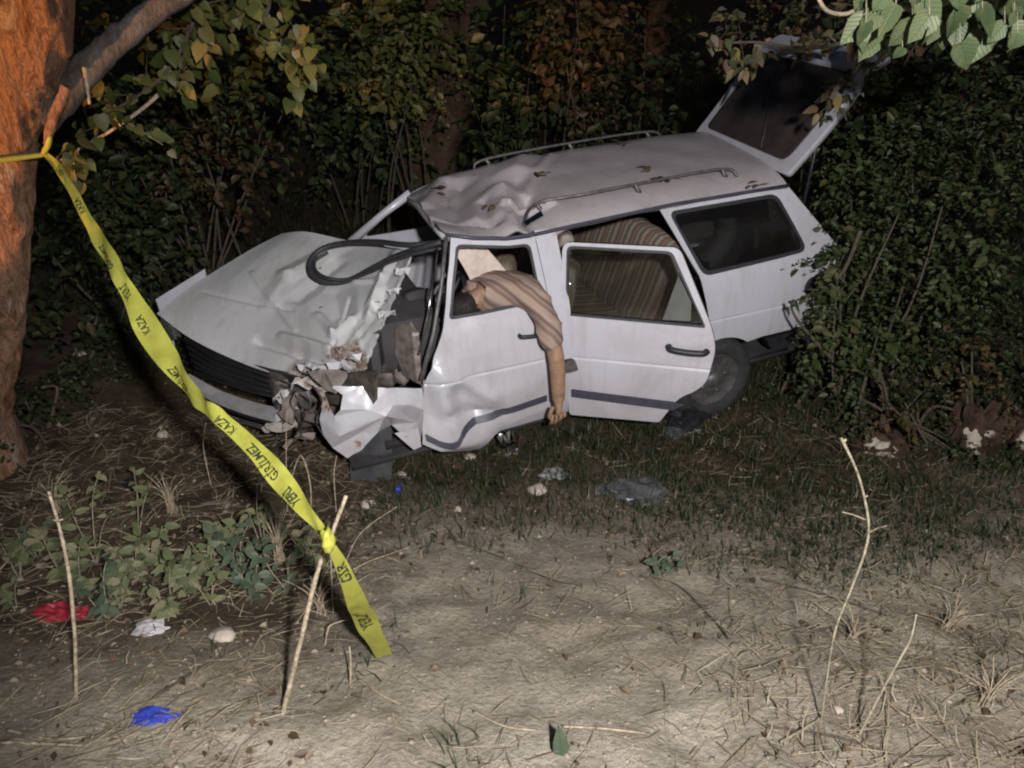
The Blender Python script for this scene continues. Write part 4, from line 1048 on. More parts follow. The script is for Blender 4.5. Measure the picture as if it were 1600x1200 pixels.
# limb crown far above and the hanging sprays of leaves
def crown(parent, org, clumps, size, mat, name='crown', squash=.8, hang=-.4, wid=.6):
    Ps, Ds, Us, Ss = [], [], [], []
    for (c, r, n) in clumps:
        per = 13; m = max(2, n // per)
        d = rng.normal(size=(m, 3)); d /= np.linalg.norm(d, axis=1, keepdims=True)
        H = np.array(c)[None] + d * (r * rng.random((m, 1)) ** .5) * np.array([1, 1, squash])
        T = d * .7 + rng.normal(size=(m, 3)) * .6; T[:, 2] += hang * .8; T /= np.linalg.norm(T, axis=1, keepdims=True)
        Lg = size * rng.uniform(2.0, 6.5, (m, 1)); sc = rng.uniform(.55, 1.45, (m, 1))
        f = np.linspace(0, 1, per)
        P = (H[:, None] + T[:, None] * (Lg[:, None] * f[None, :, None])); P[:, :, 2] -= (Lg * .35) * f[None] ** 2
        sd = np.cross(T, np.array([0, 0, 1.0])); sd /= (np.linalg.norm(sd, axis=1, keepdims=True) + 1e-6)
        sgn = np.where(np.arange(per) % 2 == 0, 1.0, -1.0)
        D = T[:, None] * .6 + sd[:, None] * sgn[None, :, None] * .9 + rng.normal(size=(m, per, 3)) * .35; D[:, :, 2] += hang
        S = size * sc * rng.uniform(.55, 1.2, (m, per)) * (1.1 - .5 * f[None])
        P = P + D * S[:, :, None] * .4
        U = rng.normal(size=(m, per, 3)) * .45 + np.array([0, -.35, .9])
        keep = rng.random((m, per)) < .85
        Ps.append(P[keep]); Ds.append(D[keep]); Us.append(U[keep]); Ss.append(S[keep])
    P = np.concatenate(Ps) - np.array(org)
    V, F = leaf_field(P, np.concatenate(Ds), np.concatenate(Us), np.concatenate(Ss), wid)
    return np_mesh(name, V, F, mat, parent)
crown(tree, to0, [((to0.x + .4 * k, to0.y + rng.uniform(-.6, 1.2), 4.6 + rng.uniform(-.3, 1.0)), 1.0, 500) for k in range(-3, 5)], .09, G['green'])

def spray(name, label, cat, pts, mat, n, size, parent_mat, seed, spread=.16, leafkey=None, group=None, face=.6):
    """a leafy hanging branch: every leaf a part of its own"""
    rs = random.Random(seed)
    o = Vector(pts[0]); root = empty(name, o); tag(root, label, cat, group)
    C = [Vector(p) for p in crom([Vector(p) - o for p in pts], 24)]
    tube('stem', C, [.012 * (1 - .8 * i / 23) + .002 for i in range(24)], parent_mat, root, 6)
    tw = max(4, n // 9)
    for k in range(tw):
        i = rs.randrange(3, 23); b = C[i]; e = b + Vector((rs.uniform(-1, 1), rs.uniform(-1, 1), rs.uniform(-1, .7))) * spread
        m_ = (b + e) / 2 + rv(.02, rs)
        t = tube('twig', [b, m_, e], [.004, .003, .0015], parent_mat, root, 5)
        for j in range(n // tw):
            f = (j + 1) / (n // tw); p = b * (1 - f) + e * f + rv(spread * .22, rs)
            d = (e - b).normalized() * .6 + rv(.8, rs) + Vector((0, 0, -.5))
            nr = Vector((rs.uniform(-.6, .6), -face + rs.uniform(-.5, .4), .7 + rs.uniform(-.3, .3)))
            put_leaf(LS[leafkey], p, d, nr, size * rs.uniform(.6, 1.2), root)
    return root
Yb = 4.3
spray('leafy_branch', 'yellow-green leafy branch hanging beside the roadside tree, below its limb', 'branch', [at_y(330, -60, 4.4), at_y(300, 40, 4.35), at_y(262, 110, 4.3), at_y(215, 150, 4.25), at_y(150, 185, 4.2)], 'yellow', 150, .085, M['twig'], 1, .30, 'yellow')
spray('leafy_branch', 'yellow-green leafy branch drooping at the top, right of the leaning limb', 'branch', [at_y(420, -80, 4.7), at_y(420, 10, 4.65), at_y(400, 55, 4.6), at_y(445, 85, 4.6), at_y(468, 95, 4.6)], 'yellow', 110, .085, M['twig'], 2, .28, 'yellow')
spray('leafy_branch', 'thin yellowish branch with few leaves crossing left of the dark gap', 'branch', [at_y(300, 90, 4.6), at_y(240, 155, 4.5), at_y(180, 200, 4.4), at_y(120, 235, 4.3), at_y(95, 250, 4.2)], 'yellow', 60, .075, M['dry_stalk'], 3, .22, 'yellow')

# -- undergrowth behind and beside the car: each shrub a thing with stems and foliage
def shrub(label, clumps, size, matkey, seed, name='shrub', stems=6, group='shrubs of the dark wood edge', wid=.6, hang=-.25, stem_mat='twig'):
    """clumps: (u, v, Y, radius, n)"""
    rs = random.Random(seed)
    C = [(at_y(u, v, Y), r, n) for (u, v, Y, r, n) in clumps]
    cx = sum(c[0].x for c in C) / len(C); cy = sum(c[0].y for c in C) / len(C)
    o = gpt(cx, cy); root = empty(name, o); tag(root, label, 'shrub', group)
    crown(root, o, [(tuple(c), r, n) for c, r, n in C], size, G[matkey], 'foliage', .9, hang, wid)
    for k in range(stems):
        c, r, n = C[k % len(C)]
        e = c - o + rv(r * .6, rs); b = Vector((rs.uniform(-.25, .25), rs.uniform(-.2, .2), -.05))
        pts = crom([b, b * .5 + e * .5 + rv(.12, rs), e], 10)
        tube('stem', pts, [.012 * (1 - .8 * i / 9) + .002 for i in range(10)], M[stem_mat], root, 6)
    return root
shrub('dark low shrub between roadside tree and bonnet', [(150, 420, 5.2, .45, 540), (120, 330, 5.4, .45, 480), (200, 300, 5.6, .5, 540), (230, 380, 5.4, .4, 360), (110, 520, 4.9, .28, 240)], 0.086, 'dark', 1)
shrub('low dark growth round the foot of the roadside tree', [(30, 640, 3.7, .16, 260), (90, 610, 4.1, .2, 300), (-20, 690, 3.3, .12, 160), (140, 590, 4.4, .2, 260)], .045, 'dark', 18, stems=5)
shrub('olive shrub behind the yellow-green branches at top left', [(300, 110, 6.2, .7, 780), (200, 60, 6.0, .7, 720), (420, 60, 6.5, .7, 720), (160, 200, 5.8, .5, 420)], 0.104, 'green', 2)
shrub('brownish shrub low behind the leaves, above the dark hollow', [(280, 240, 6.0, .45, 360), (220, 240, 6.0, .4, 300), (330, 190, 6.4, .4, 300)], 0.096, 'brown', 3)
shrub('dim green shrub hanging left of the forked trunk', [(520, 130, 8.0, .8, 550), (570, 200, 8.0, .75, 550), (520, 60, 8.2, .8, 500), (610, 90, 8.4, .6, 350)], 0.117, 'green', 4)
shrub('olive climber left of the forked trunk', [(600, 40, 7.4, .40, 489), (625, 110, 7.4, .36, 420), (640, 20, 7.5, .40, 420), (590, 130, 7.4, .30, 244)], 0.108, 'yellow', 5, group='shrubs of the dark wood edge')
shrub('dim green shrub between forked trunk and roof rail', [(790, 90, 8.2, .75, 550), (830, 170, 8.2, .6, 450), (760, 170, 8.2, .5, 350), (850, 30, 8.6, .8, 450)], 0.117, 'green', 6)
shrub('browning climber above the middle of the roof', [(915, 70, 7.6, .45, 420), (930, 140, 7.6, .38, 300), (900, 10, 7.8, .45, 360)], 0.112, 'brown', 7)
shrub('thin dark shrub above the roof, left of the tailgate', [(960, 170, 7.2, .40, 270), (1020, 150, 7.6, .45, 240), (1000, 60, 8.4, .6, 270)], 0.098, 'dark', 8)
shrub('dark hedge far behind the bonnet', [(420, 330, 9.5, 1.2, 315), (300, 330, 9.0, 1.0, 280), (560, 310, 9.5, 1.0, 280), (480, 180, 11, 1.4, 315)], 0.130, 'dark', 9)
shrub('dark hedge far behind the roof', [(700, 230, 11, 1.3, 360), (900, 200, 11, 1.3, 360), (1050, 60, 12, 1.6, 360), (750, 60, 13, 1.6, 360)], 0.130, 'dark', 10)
# the large bush on the right
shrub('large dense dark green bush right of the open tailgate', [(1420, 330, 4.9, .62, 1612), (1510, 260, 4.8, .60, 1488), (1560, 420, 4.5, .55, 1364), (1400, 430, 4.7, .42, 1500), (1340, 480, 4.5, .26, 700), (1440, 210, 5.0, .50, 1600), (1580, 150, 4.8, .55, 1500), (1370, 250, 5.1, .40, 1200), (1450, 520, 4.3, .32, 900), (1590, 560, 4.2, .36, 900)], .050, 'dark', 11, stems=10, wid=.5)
shrub('mid green shoots over the front of the right-hand bush', [(1380, 520, 4.2, .22, 260), (1350, 560, 4.15, .18, 200), (1480, 420, 4.1, .30, 260), (1540, 330, 4.1, .30, 260), (1430, 340, 4.2, .30, 220), (1330, 400, 4.3, .20, 160)], .055, 'green', 12, stems=8)
shrub('leafy shoots at the car tail', [(1320, 470, 4.25, .16, 190), (1335, 420, 4.3, .15, 150), (1325, 530, 4.2, .16, 190), (1285, 560, 4.2, .12, 90), (1335, 370, 4.35, .16, 200), (1300, 500, 4.2, .08, 50), (1318, 430, 4.2, .12, 160), (1310, 510, 4.15, .12, 160), (1335, 300, 4.6, .18, 220), (1330, 235, 4.7, .16, 160), (1350, 170, 4.7, .15, 120)], .055, 'green', 13, stems=5)
shrub('brown and green foliage over the raised tailgate', [(1310, 90, 6.4, .35, 260), (1370, 90, 5.6, .30, 240), (1180, 30, 6.6, .4, 260), (1290, 10, 6.4, .45, 300), (1360, 150, 5.4, .2, 120), (1240, 40, 6.5, .35, 220)], .07, 'mixed', 14, stems=6)
shrub('dark foliage in the upper right behind the broad leaves', [(1330, 60, 5.8, .6, 540), (1460, 100, 5.4, .6, 600), (1560, 60, 5.2, .6, 600)], 0.084, 'dark', 15, stems=4)
shrub('dead brown foliage hanging over the earth lumps at right', [(1510, 560, 4.0, .16, 160), (1540, 640, 3.9, .16, 160), (1390, 640, 3.9, .15, 140), (1590, 660, 3.9, .14, 120)], .045, 'brown', 16, stems=8)
shrub('low dull green growth before the large bush', [(1440, 640, 3.95, .16, 260), (1490, 690, 3.75, .14, 220), (1340, 660, 3.95, .16, 240), (1300, 610, 4.2, .16, 220), (1230, 620, 4.4, .16, 200), (1560, 720, 3.6, .14, 200)], .035, 'dark', 17, stems=8)
# sprays with leaves one can pick out
spray('leafy_branch', 'branch of reddish and yellow leaves reaching left over the tailgate tip', 'branch', [at_y(1420, -20, 4.4), at_y(1330, 60, 4.4), at_y(1250, 75, 4.4), at_y(1185, 66, 4.4), at_y(1120, 68, 4.45)], 'mixed', 44, .075, M['twig'], 5, .16, 'mixed')
spray('leafy_branch', 'branch of grey and yellow leaves hiding the top edge of the tailgate', 'branch', [at_y(1400, -30, 4.9), at_y(1340, 30, 4.9), at_y(1280, 70, 4.9), at_y(1215, 85, 4.9), at_y(1165, 90, 4.95)], 'mixed', 90, .075, M['twig'], 15, .17, 'mixed')
spray('leafy_branch', 'dark leafy branch before the upper right corner of the tailgate', 'branch', [at_y(1450, 20, 4.7), at_y(1400, 70, 4.7), at_y(1360, 110, 4.7), at_y(1335, 150, 4.7)], 'green', 80, .065, M['twig'], 16, .17, 'green')
spray('leafy_branch', 'drooping twig with brown leaves in front of the tailgate glass', 'branch', [at_y(1400, 10, 4.2), at_y(1350, 90, 4.2), at_y(1320, 130, 4.2), at_y(1280, 135, 4.2)], 'mixed', 40, .075, M['twig'], 6, .15, 'mixed')
spray('leafy_twig', 'leafy twig hanging over the rear quarter panel beside the window', 'branch', [at_y(1345, 360, 4.2), at_y(1320, 420, 4.2), at_y(1290, 450, 4.2), at_y(1262, 452, 4.22)], 'green', 16, .060, M['twig'], 7, .09, 'green')
spray('leafy_twig', 'thin twig curling up against the car tail below the crease', 'branch', [at_y(1300, 560, 4.05), at_y(1262, 520, 4.05), at_y(1240, 490, 4.05), at_y(1236, 470, 4.05)], 'green', 16, .035, M['twig'], 8, .06, 'green')
tube('loop_of_vine', crom([at_y(1276, -10, 3.6), at_y(1290, 15, 3.6), at_y(1318, 22, 3.6), at_y(1345, 12, 3.6), at_y(1390, -12, 3.6)], 20), .009, M['dry_stalk'], None, 7)
tag(bpy.data.objects['loop_of_vine'], 'pale woody vine looping down at the top edge, right of the tailgate', 'vine')

# -- broad-leaved branch close by at top right, with its sapling out of the frame
sap = empty('broadleaf_sapling', gpt(2.75, 2.3)); tag(sap, 'sapling branch with broad pale heart-shaped leaves at top right', 'sapling')
so = sap.location.copy()
tube('trunk', [Vector((0, 0, -.1)), Vector((.03, .05, 1.0)), Vector((0, 0, 1.9)), Vector((-.05, .1, 3.0))], [.05, .045, .035, .02], M['bark_dark'], sap, 10)
bp_ = crom([Vector((0, 0, 1.5)), at(1700, -60, 2.5) - so, at(1560, -30, 2.35) - so, at(1450, 10, 2.3) - so, at(1340, 8, 2.4) - so], 20)
tube('limb', bp_, [.02 * (1 - .8 * i / 19) + .003 for i in range(20)], M['green_stalk'], sap, 7)
rs = random.Random(12)
broad = [(1400, 25, 58), (1440, 20, 66), (1385, 5, 50), (1450, 62, 58), (1490, 35, 62), (1505, 10, 66), (1535, 30, 60), (1540, 70, 60), (1500, 85, 52), (1560, 10, 60), (1585, 35, 56), (1470, -5, 60), (1395, 72, 34), (1410, 92, 26), (1590, 70, 36), (1350, 62, 28), (1480, 60, 50), (1570, 55, 45), (1520, 50, 55), (1425, -8, 56), (1345, 15, 44), (1365, 28, 36), (1600, 10, 50), (1630, 30, 56), (1610, 60, 50), (1660, 0, 60)]
broad += [(rs.uniform(1345, 1640), rs.uniform(-25, 70), rs.uniform(40, 60)) for _ in range(26)]
for k, (u, v, s) in enumerate(broad):
    dp = rs.uniform(2.15, 2.45); p = at(u, v - 18, dp) - so
    d = Vector((rs.uniform(-.9, .9), rs.uniform(-.5, .3), -1)); n_ = Vector((rs.uniform(-.6, .6), -1, .65 + rs.uniform(-.6, .5)))
    put_leaf(BL[k % 5], p, d, n_, s * rs.uniform(.66, .92) * dp / FPX, sap)
    tube('leaf_stalk', [p, p + Vector((0, .03, .05))], .0015, M['green_stalk'], sap, 4)
for k in range(60):
    p = Vector((rs.uniform(-.4, .9), rs.uniform(-.5, .6), rs.uniform(1.5, 3.1)))
    put_leaf(LS['broad'], p, Vector((rs.uniform(-1, 1), rs.uniform(-1, 1), -.8)), Vector((rs.uniform(-.5, .5), -.6, .7)), rs.uniform(.07, .12), sap) if (p.x > .15) else None

# -- forked trunk behind the car and trunks in the wood
def woods_tree(label, pts, rads, seed, limbs=(), crown_at=None):
    o = Vector(pts[0]); o.z = gz(o.x, o.y); root = empty('forked_tree' if limbs else 'wood_tree', o); tag(root, label, 'tree', 'trees in the dark wood')
    P = crom([list(Vector(p) - o) + [r] for p, r in zip(pts, rads)], 30)
    tube('trunk', [p[:3] for p in P], [p[3] for p in P], M['bark_dark'], root, 16, .3, seed)
    for L_ in limbs:
        Q = crom([list(Vector(p[:3]) - o) + [p[3]] for p in L_], 20)
        tube('limb', [p[:3] for p in Q], [p[3] for p in Q], M['bark_dark'], root, 12, .3, seed + 1)
    top = Vector(pts[-1])
    crown(root, o, [((top.x + rng.uniform(-1.2, 1.2), top.y + rng.uniform(-1.2, 1.2), top.z + rng.uniform(.2, 1.6)), .9, 350) for _ in range(5)], .10, G['dark'])
    return root
FY = 8.3
b0 = at_y(665, 262, FY); b0.z = gz(b0.x, b0.y) - .1
woods_tree('reddish forked trunk rising behind the car roof', [b0, at_y(672, 240, FY), at_y(690, 170, FY), at_y(706, 110, FY), at_y(690, 40, FY), at_y(676, -30, FY), at_y(640, -260, FY)], [.36, .32, .28, .25, .16, .15, .10], 4,
           [[(*at_y(706, 120, FY), .17), (*at_y(722, 85, FY), .14), (*at_y(738, 30, FY), .12), (*at_y(752, -40, FY), .11), (*at_y(790, -260, FY), .07)]])
for k, (u, Y, r, lab) in enumerate([(560, 11.5, .16, 'slim dark trunk deep in the wood, left of the fork'), (868, 10.5, .05, 'thin pole-like trunk above the middle of the roof'), (1010, 12.0, .18, 'dark trunk deep in the wood, left of the tailgate'), (330, 9.5, .14, 'dark trunk behind the yellow-green branches'), (1480, 8.5, .2, 'dark trunk hidden behind the large bush')]):
    b_ = at_y(u, 200, Y); b_.z = gz(b_.x, Y) - .1
    woods_tree(lab, [b_, b_ + Vector((.05, 0, 1.2)), b_ + Vector((-.03, .1, 2.6)), b_ + Vector((.1, .1, 4.2))], [r * 1.2, r, r * .9, r * .6], 20 + k)

# ================================================================== barrier tape
def tape_edges(rows, n):
    A = crom([list(at(a, b, d)) for (a, b, c, e, d, t) in rows], n); B = crom([list(at(c, e, d + t)) for (a, b, c, e, d, t) in rows], n)
    return [Vector(p) for p in A], [Vector(p) for p in B]
kd = 2.02
def trunk_depth(v): 
    p = tp(60, v, TY - .125); return p.y * ct + (CAM_H - p.z) * st
d0 = trunk_depth(240)
rows1 = [(66, 243, 74, 236, d0, 0), (84, 265, 95, 256, d0 - .06, .02), (103, 302, 118, 287, d0 - .16, .03), (127, 350, 147, 336, d0 - .30, .02), (150, 392, 170, 373, d0 - .42, -.02), (170, 432, 192, 410, d0 - .53, -.03), (186, 475, 220, 447, d0 - .64, .02), (207, 522, 246, 490, d0 - .76, .03), (235, 565, 275, 536, d0 - .88, .02), (268, 603, 300, 580, d0 - .98, -.02), (300, 633, 320, 618, d0 - 1.05, -.05), (318, 650, 337, 630, d0 - 1.09, -.03), (347, 680, 374, 655, d0 - 1.16, .01), (383, 716, 413, 688, d0 - 1.24, .02), (420, 760, 450, 730, d0 - 1.32, .02), (456, 800, 481, 773, d0 - 1.40, 0), (490, 833, 506, 814, kd + .03, -.01), (508, 850, 516, 838, kd, 0)]
rows1 = [(a, b, c, e, d0 + (kd - d0) * (i / (len(rows1) - 1)) ** .95, t) for i, (a, b, c, e, d, t) in enumerate(rows1)]
def slim(rows, k, tw=0.0):
    out = []
    for i, (a, b, c, e, d, t) in enumerate(rows):
        mx_, my_ = (a + c) / 2, (b + e) / 2; kk = k * (1 + tw * math.sin(i * 1.9))
        out.append((mx_ + (a - mx_) * kk, my_ + (b - my_) * kk, mx_ + (c - mx_) * kk, my_ + (e - my_) * kk, d, t * 1.3))
    return out
rows1 = slim(rows1, .74, .16)
A1, B1 = tape_edges(rows1, 120)
gend = ground_at(600, 1032); ed = gend.y * ct + (CAM_H - gend.z) * st
rows2 = [(509, 855, 520, 842, kd - .01, 0), (518, 880, 540, 868, kd, .01), (527, 915, 561, 900, kd - .01, .02), (535, 948, 580, 935, kd - .03, .02), (545, 968, 592, 958, kd - .05, .0), (562, 1000, 606, 990, ed - .01 + .02, .01), (583, 1029, 619, 1022, ed - .012, .0)]
rows2 = [(a, b, c, e, kd - .01 + (ed - .012 - kd + .01) * (k / (len(rows2) - 1)) ** 1.3, .004) for k, (a, b, c, e, d, t) in enumerate(rows2)]
rows2 = slim(rows2, .72, .08)
A2, B2 = tape_edges(rows2, 50)
def ribbon(A, B, nm, parent, o, mat, nw=5):
    n = len(A); V, F = [], []
    for i in range(n):
        w = B[i] - A[i]; t = (A[min(i + 1, n - 1)] - A[max(i - 1, 0)]); nr = t.cross(w).normalized()
        for k in range(nw):
            f = k / (nw - 1)
            V.append(A[i] + w * f + nr * (.006 * math.sin(i * .55 + k * 1.3)  * min(1, w.length / .06)) - o)
    for i in range(n - 1):
        for k in range(nw - 1): F.append((i * nw + k, i * nw + k + 1, (i + 1) * nw + k + 1, (i + 1) * nw + k))
    return mobj(nm, V, F, mat, parent, True)
mt, nt_, bs = new_mat('yellow_tape')
cc = ramp(nt_, nz(nt_, 9, 5), [(.3, (.40, .40, .06)), (.7, (.56, .57, .11))])
nt_.links.new(cc, bs.inputs['Base Color']); bs.inputs['Roughness'].default_value = .38
tl_ = N(nt_, 'ShaderNodeBsdfTranslucent'); nt_.links.new(cc, tl_.inputs[0]); ms_ = N(nt_, 'ShaderNodeMixShader'); ms_.inputs[0].default_value = .3
nt_.links.new(bs.outputs[0], ms_.inputs[1]); nt_.links.new(tl_.outputs[0], ms_.inputs[2]); nt_.links.new(ms_.outputs[0], nt_.nodes['Material Output'].inputs['Surface'])
bump(nt_, bs, nz(nt_, 18, 4, .6, dist=1.5), .5, .006)
M['tape'] = mt; M['ink'] = simple('black_ink', (.03, .035, .015), .6, 0, .5, 30)
t_o = A1[0].copy(); tape = empty('barrier_tape', t_o); tag(tape, 'yellow barrier tape with black lettering strung from tree to stick', 'tape')
rb1 = ribbon(A1, B1, 'long_run', tape, t_o, M['tape']); rb2 = ribbon(A2, B2, 'tail', tape, t_o, M['tape'])
# turns round the trunk and the knots
tz = tp(10, 240).z
ring = []
for k in range(41):
    a = R(-75) - k / 40 * R(250)
    c = tp(0, 243); rr_ = .145 + .012 * math.sin(k * 1.7)
    ring.append(Vector((c.x + rr_ * math.cos(a) * 1.02, c.y + rr_ * math.sin(a), tz + .02 * math.sin(k * .3) + .03 * k / 40)))
tube('trunk_turn', [p - t_o for p in [A1[0]] + ring], [.009] + [.017 + .006 * math.sin(k * 1.1) for k in range(41)], M['tape'], tape, 7, .3, 2)
tube('trunk_tie', [p - t_o for p in crom([A1[0], tp(76, 222, TY - .165), tp(79, 205, TY - .16), tp(90, 180, TY - .16)], 10)], [.010, .012, .013, .012, .010, .009, .008, .007, .006, .004], M['tape'], tape, 6, .3)
kc = at(512, 845, kd - .02)
def blob(name, c, s, mat, parent, seed, amp=.35, sub=3, o=Vector((0, 0, 0)), freq=1.0):
    bm = bmesh.new(); bmesh.ops.create_icosphere(bm, subdivisions=sub, radius=1)
    for v in bm.verts:
        p = v.co.copy(); k = 1 + amp * noise.noise(p * 1.6 * freq + Vector((seed * 3.1, 0, 0))) + amp * .6 * (1 - 2 * abs(noise.noise(p * 3.1 * freq + Vector((0, seed * 1.7, 0)))))
        v.co = Vector((p.x * s[0], p.y * s[1], p.z * s[2])) * k + Vector(c) - o
    return bm_obj(name, bm, mat, parent, 25)
blob('knot', kc, (.016, .018, .032), M['tape'], tape, 4, .4, 3, t_o)
# lettering
def word_mesh(txt):
    cu = bpy.data.curves.new('w', 'FONT'); cu.body = txt; cu.size = 1.0; cu.align_x = 'CENTER'; cu.align_y = 'CENTER'; cu.offset = .022
    o = bpy.data.objects.new('w', cu); COL.objects.link(o)
    dgx = bpy.context.evaluated_depsgraph_get(); dgx.update()
    me = bpy.data.meshes.new_from_object(o.evaluated_get(dgx), depsgraph=dgx)
    bpy.data.objects.remove(o)
    V = [v.co.copy() for v in me.vertices]; F = [tuple(p.vertices) for p in me.polygons]
    bpy.data.meshes.remove(me)
    return V, F
def letter(A, B, rb, txt, u, v, h, tc=.40, wide=.86):
    n = len(A); best = min(range(n), key=lambda i: (lambda q: (q[0] - u) ** 2 + (q[1] - v) ** 2)(px((A[i] + B[i]) / 2)))
    S = [0.0]
    for i in range(1, n): S.append(S[-1] + ((A[i] + B[i]) / 2 - (A[i - 1] + B[i - 1]) / 2).length)
    s0 = S[best]
    V, F = word_mesh(txt)
    # finer triangles so that letters follow the ribbon
    bm = bmesh.new(); vs = [bm.verts.new(v) for v in V]
    for f in F:
        try: bm.faces.new([vs[i] for i in f])
        except ValueError: pass
    for v in bm.verts:
        s = s0 - v.co.x * h * wide; s = max(S[0], min(S[-1] - 1e-4, s))
        i = max(k for k in range(n - 1) if S[k] <= s); f = (s - S[i]) / (S[i + 1] - S[i] + 1e-9)
        a = A[i].lerp(A[i + 1], f); b = B[i].lerp(B[i + 1], f); w = b - a; W_ = max(w.length, .02)
        t = tc - v.co.y * h / max(.05, W_)
        nr = (A[i + 1] - A[i]).cross(w).normalized()
        if nr.dot(CAMP - a) < 0: nr = -nr
        bump_ = .006 * math.sin((i + f) * .55 + t * 4 * 1.3) * min(1, W_ / .06)
        nt2 = (A[i + 1] - A[i]).cross(w).normalized()
        v.co = a + w * t + nt2 * bump_ + nr * .0045 - t_o
    return bm_obj('lettering', bm, M['ink'], rb)
for (txt, u, v) in [('YERİ', 92, 272), ('KAZA', 124, 320), ('GİRİLMEZ', 168, 400), ('YERİ', 192, 458), ('KAZA', 220, 508), ('GİRİLMEZ', 282, 590), ('KAZA', 352, 662), ('GİRİLMEZ', 412, 726), ('YERİ', 458, 780)]:
    letter(A1, B1, rb1, txt, u, v, .040, .42)
for (txt, u, v) in [('GİR', 541, 893), ('YERİ', 572, 965)]:
    letter(A2, B2, rb2, txt, u, v, .050, .5, 1.55)

# ================================================================== sticks and stalks
def stick(name, label, cat, pts, rads, mat, nubs=(), twigs=(), group=None):
    o = Vector(pts[0]); root = empty(name, o); tag(root, label, cat, group)
    n = max(12, len(pts) * 5); P = crom([list(Vector(p) - o) + [r] for p, r in zip(pts, rads)], n)
    tube('stalk', [p[:3] for p in P], [p[3] for p in P], mat, root, 7, .35, 1)
    for (i, d, r) in nubs:
        b = Vector(P[int(i * (n - 1))][:3]); tube('nub', [b, b + Vector(d)], [r, r * .5], mat, root, 6)
    for T in twigs:
        tube('side_twig', [p - o for p in crom(T, 8)], [.0028] * 4 + [.002] * 4, mat, root, 5)
    return root
def up(u0, v0, rows, dy):
    """stalk rooted in the ground at (u0,v0); later points leaning dy metres back"""
    b = ground_at(u0, v0); P = [b - Vector((0, 0, .03))]
    for k, (u, v) in enumerate(rows): P.append(at_y(u, v, b.y + dy * (k + 1) / len(rows)))
    return P
p = up(115, 1092, [(117, 1000), (108, 900), (93, 825), (76, 768)], .10)
stick('pale_stick', 'bare pale stick standing upright beside the red bag', 'stick', p, [.0065, .0062, .006, .005, .0045], M['dry_stalk'], [(.80, (.018, 0, .006), .005), (.80, (-.014, 0, .004), .004), (.97, (.008, -.005, .012), .004)])
p = up(437, 1118, [(470, 1000), (497, 890), (520, 830), (541, 774)], .22)
stick('tape_stick', 'long pale cane leaning right with the tape knotted to it', 'stick', p, [.0085, .008, .0072, .0066, .006], M['dry_stalk'])
p = up(1285, 1128, [(1292, 1060), (1305, 985), (1330, 920), (1352, 860), (1357, 815), (1342, 745), (1314, 684)], .30)
stick('tall_stalk', 'tall thin pale green stalk bending left at its top', 'stalk', p, [.003, .0032, .0035, .0038, .004, .004, .0038, .0048], M['green_stalk'], [(.99, (.006, 0, .012), .006), (.80, (.01, 0, .004), .004)], [[at_y(1352, 835, p[0].y + .2), at_y(1372, 825, p[0].y + .18), at_y(1385, 822, p[0].y + .16)], [at_y(1352, 812, p[0].y + .2), at_y(1335, 805, p[0].y + .2), at_y(1316, 800, p[0].y + .2)]])
p = up(1340, 1150, [(1370, 1095), (1400, 1040), (1422, 1000), (1432, 960)], .12)
stick('short_stalk', 'shorter green-grey stalk leaning right near the bottom right', 'stalk', p, [.004, .004, .0038, .0035, .003], M['green_stalk'])
for k, (u0, v0, rows, lab, r) in enumerate([
        (520, 960, [(518, 900), (516, 850)], 'thin straight dry stem beside the knotted cane', .0035), (545, 1075, [(548, 1040), (546, 1010)], 'short dry stem beside the tape end', .0035),
        (505, 1010, [(512, 985), (520, 975), (543, 968)], 'dry stem bending right behind the cane', .003),
        (330, 760, [(318, 700), (322, 660)], 'grey dead stem left of the bumper', .003), (448, 800, [(447, 700), (449, 640)], 'tall dead stem before the crushed headlamp', .0028),
        (478, 850, [(486, 770), (470, 712), (452, 760)], 'arching dead stem behind the tape', .0035), (525, 800, [(522, 745), (526, 712)], 'dead stem under the torn wing', .003),
        (515, 905, [(570, 880), (640, 855)], 'dry twig pointing right past the knot', .0028), (530, 895, [(562, 835), (620, 792)], 'forked dry twig right of the knot', .0025)]):
    p = up(u0, v0, rows, .06)
    stick('dead_stem', lab, 'stem', p, [r] * (len(rows)) + [r * .6], M['dry_stalk'])
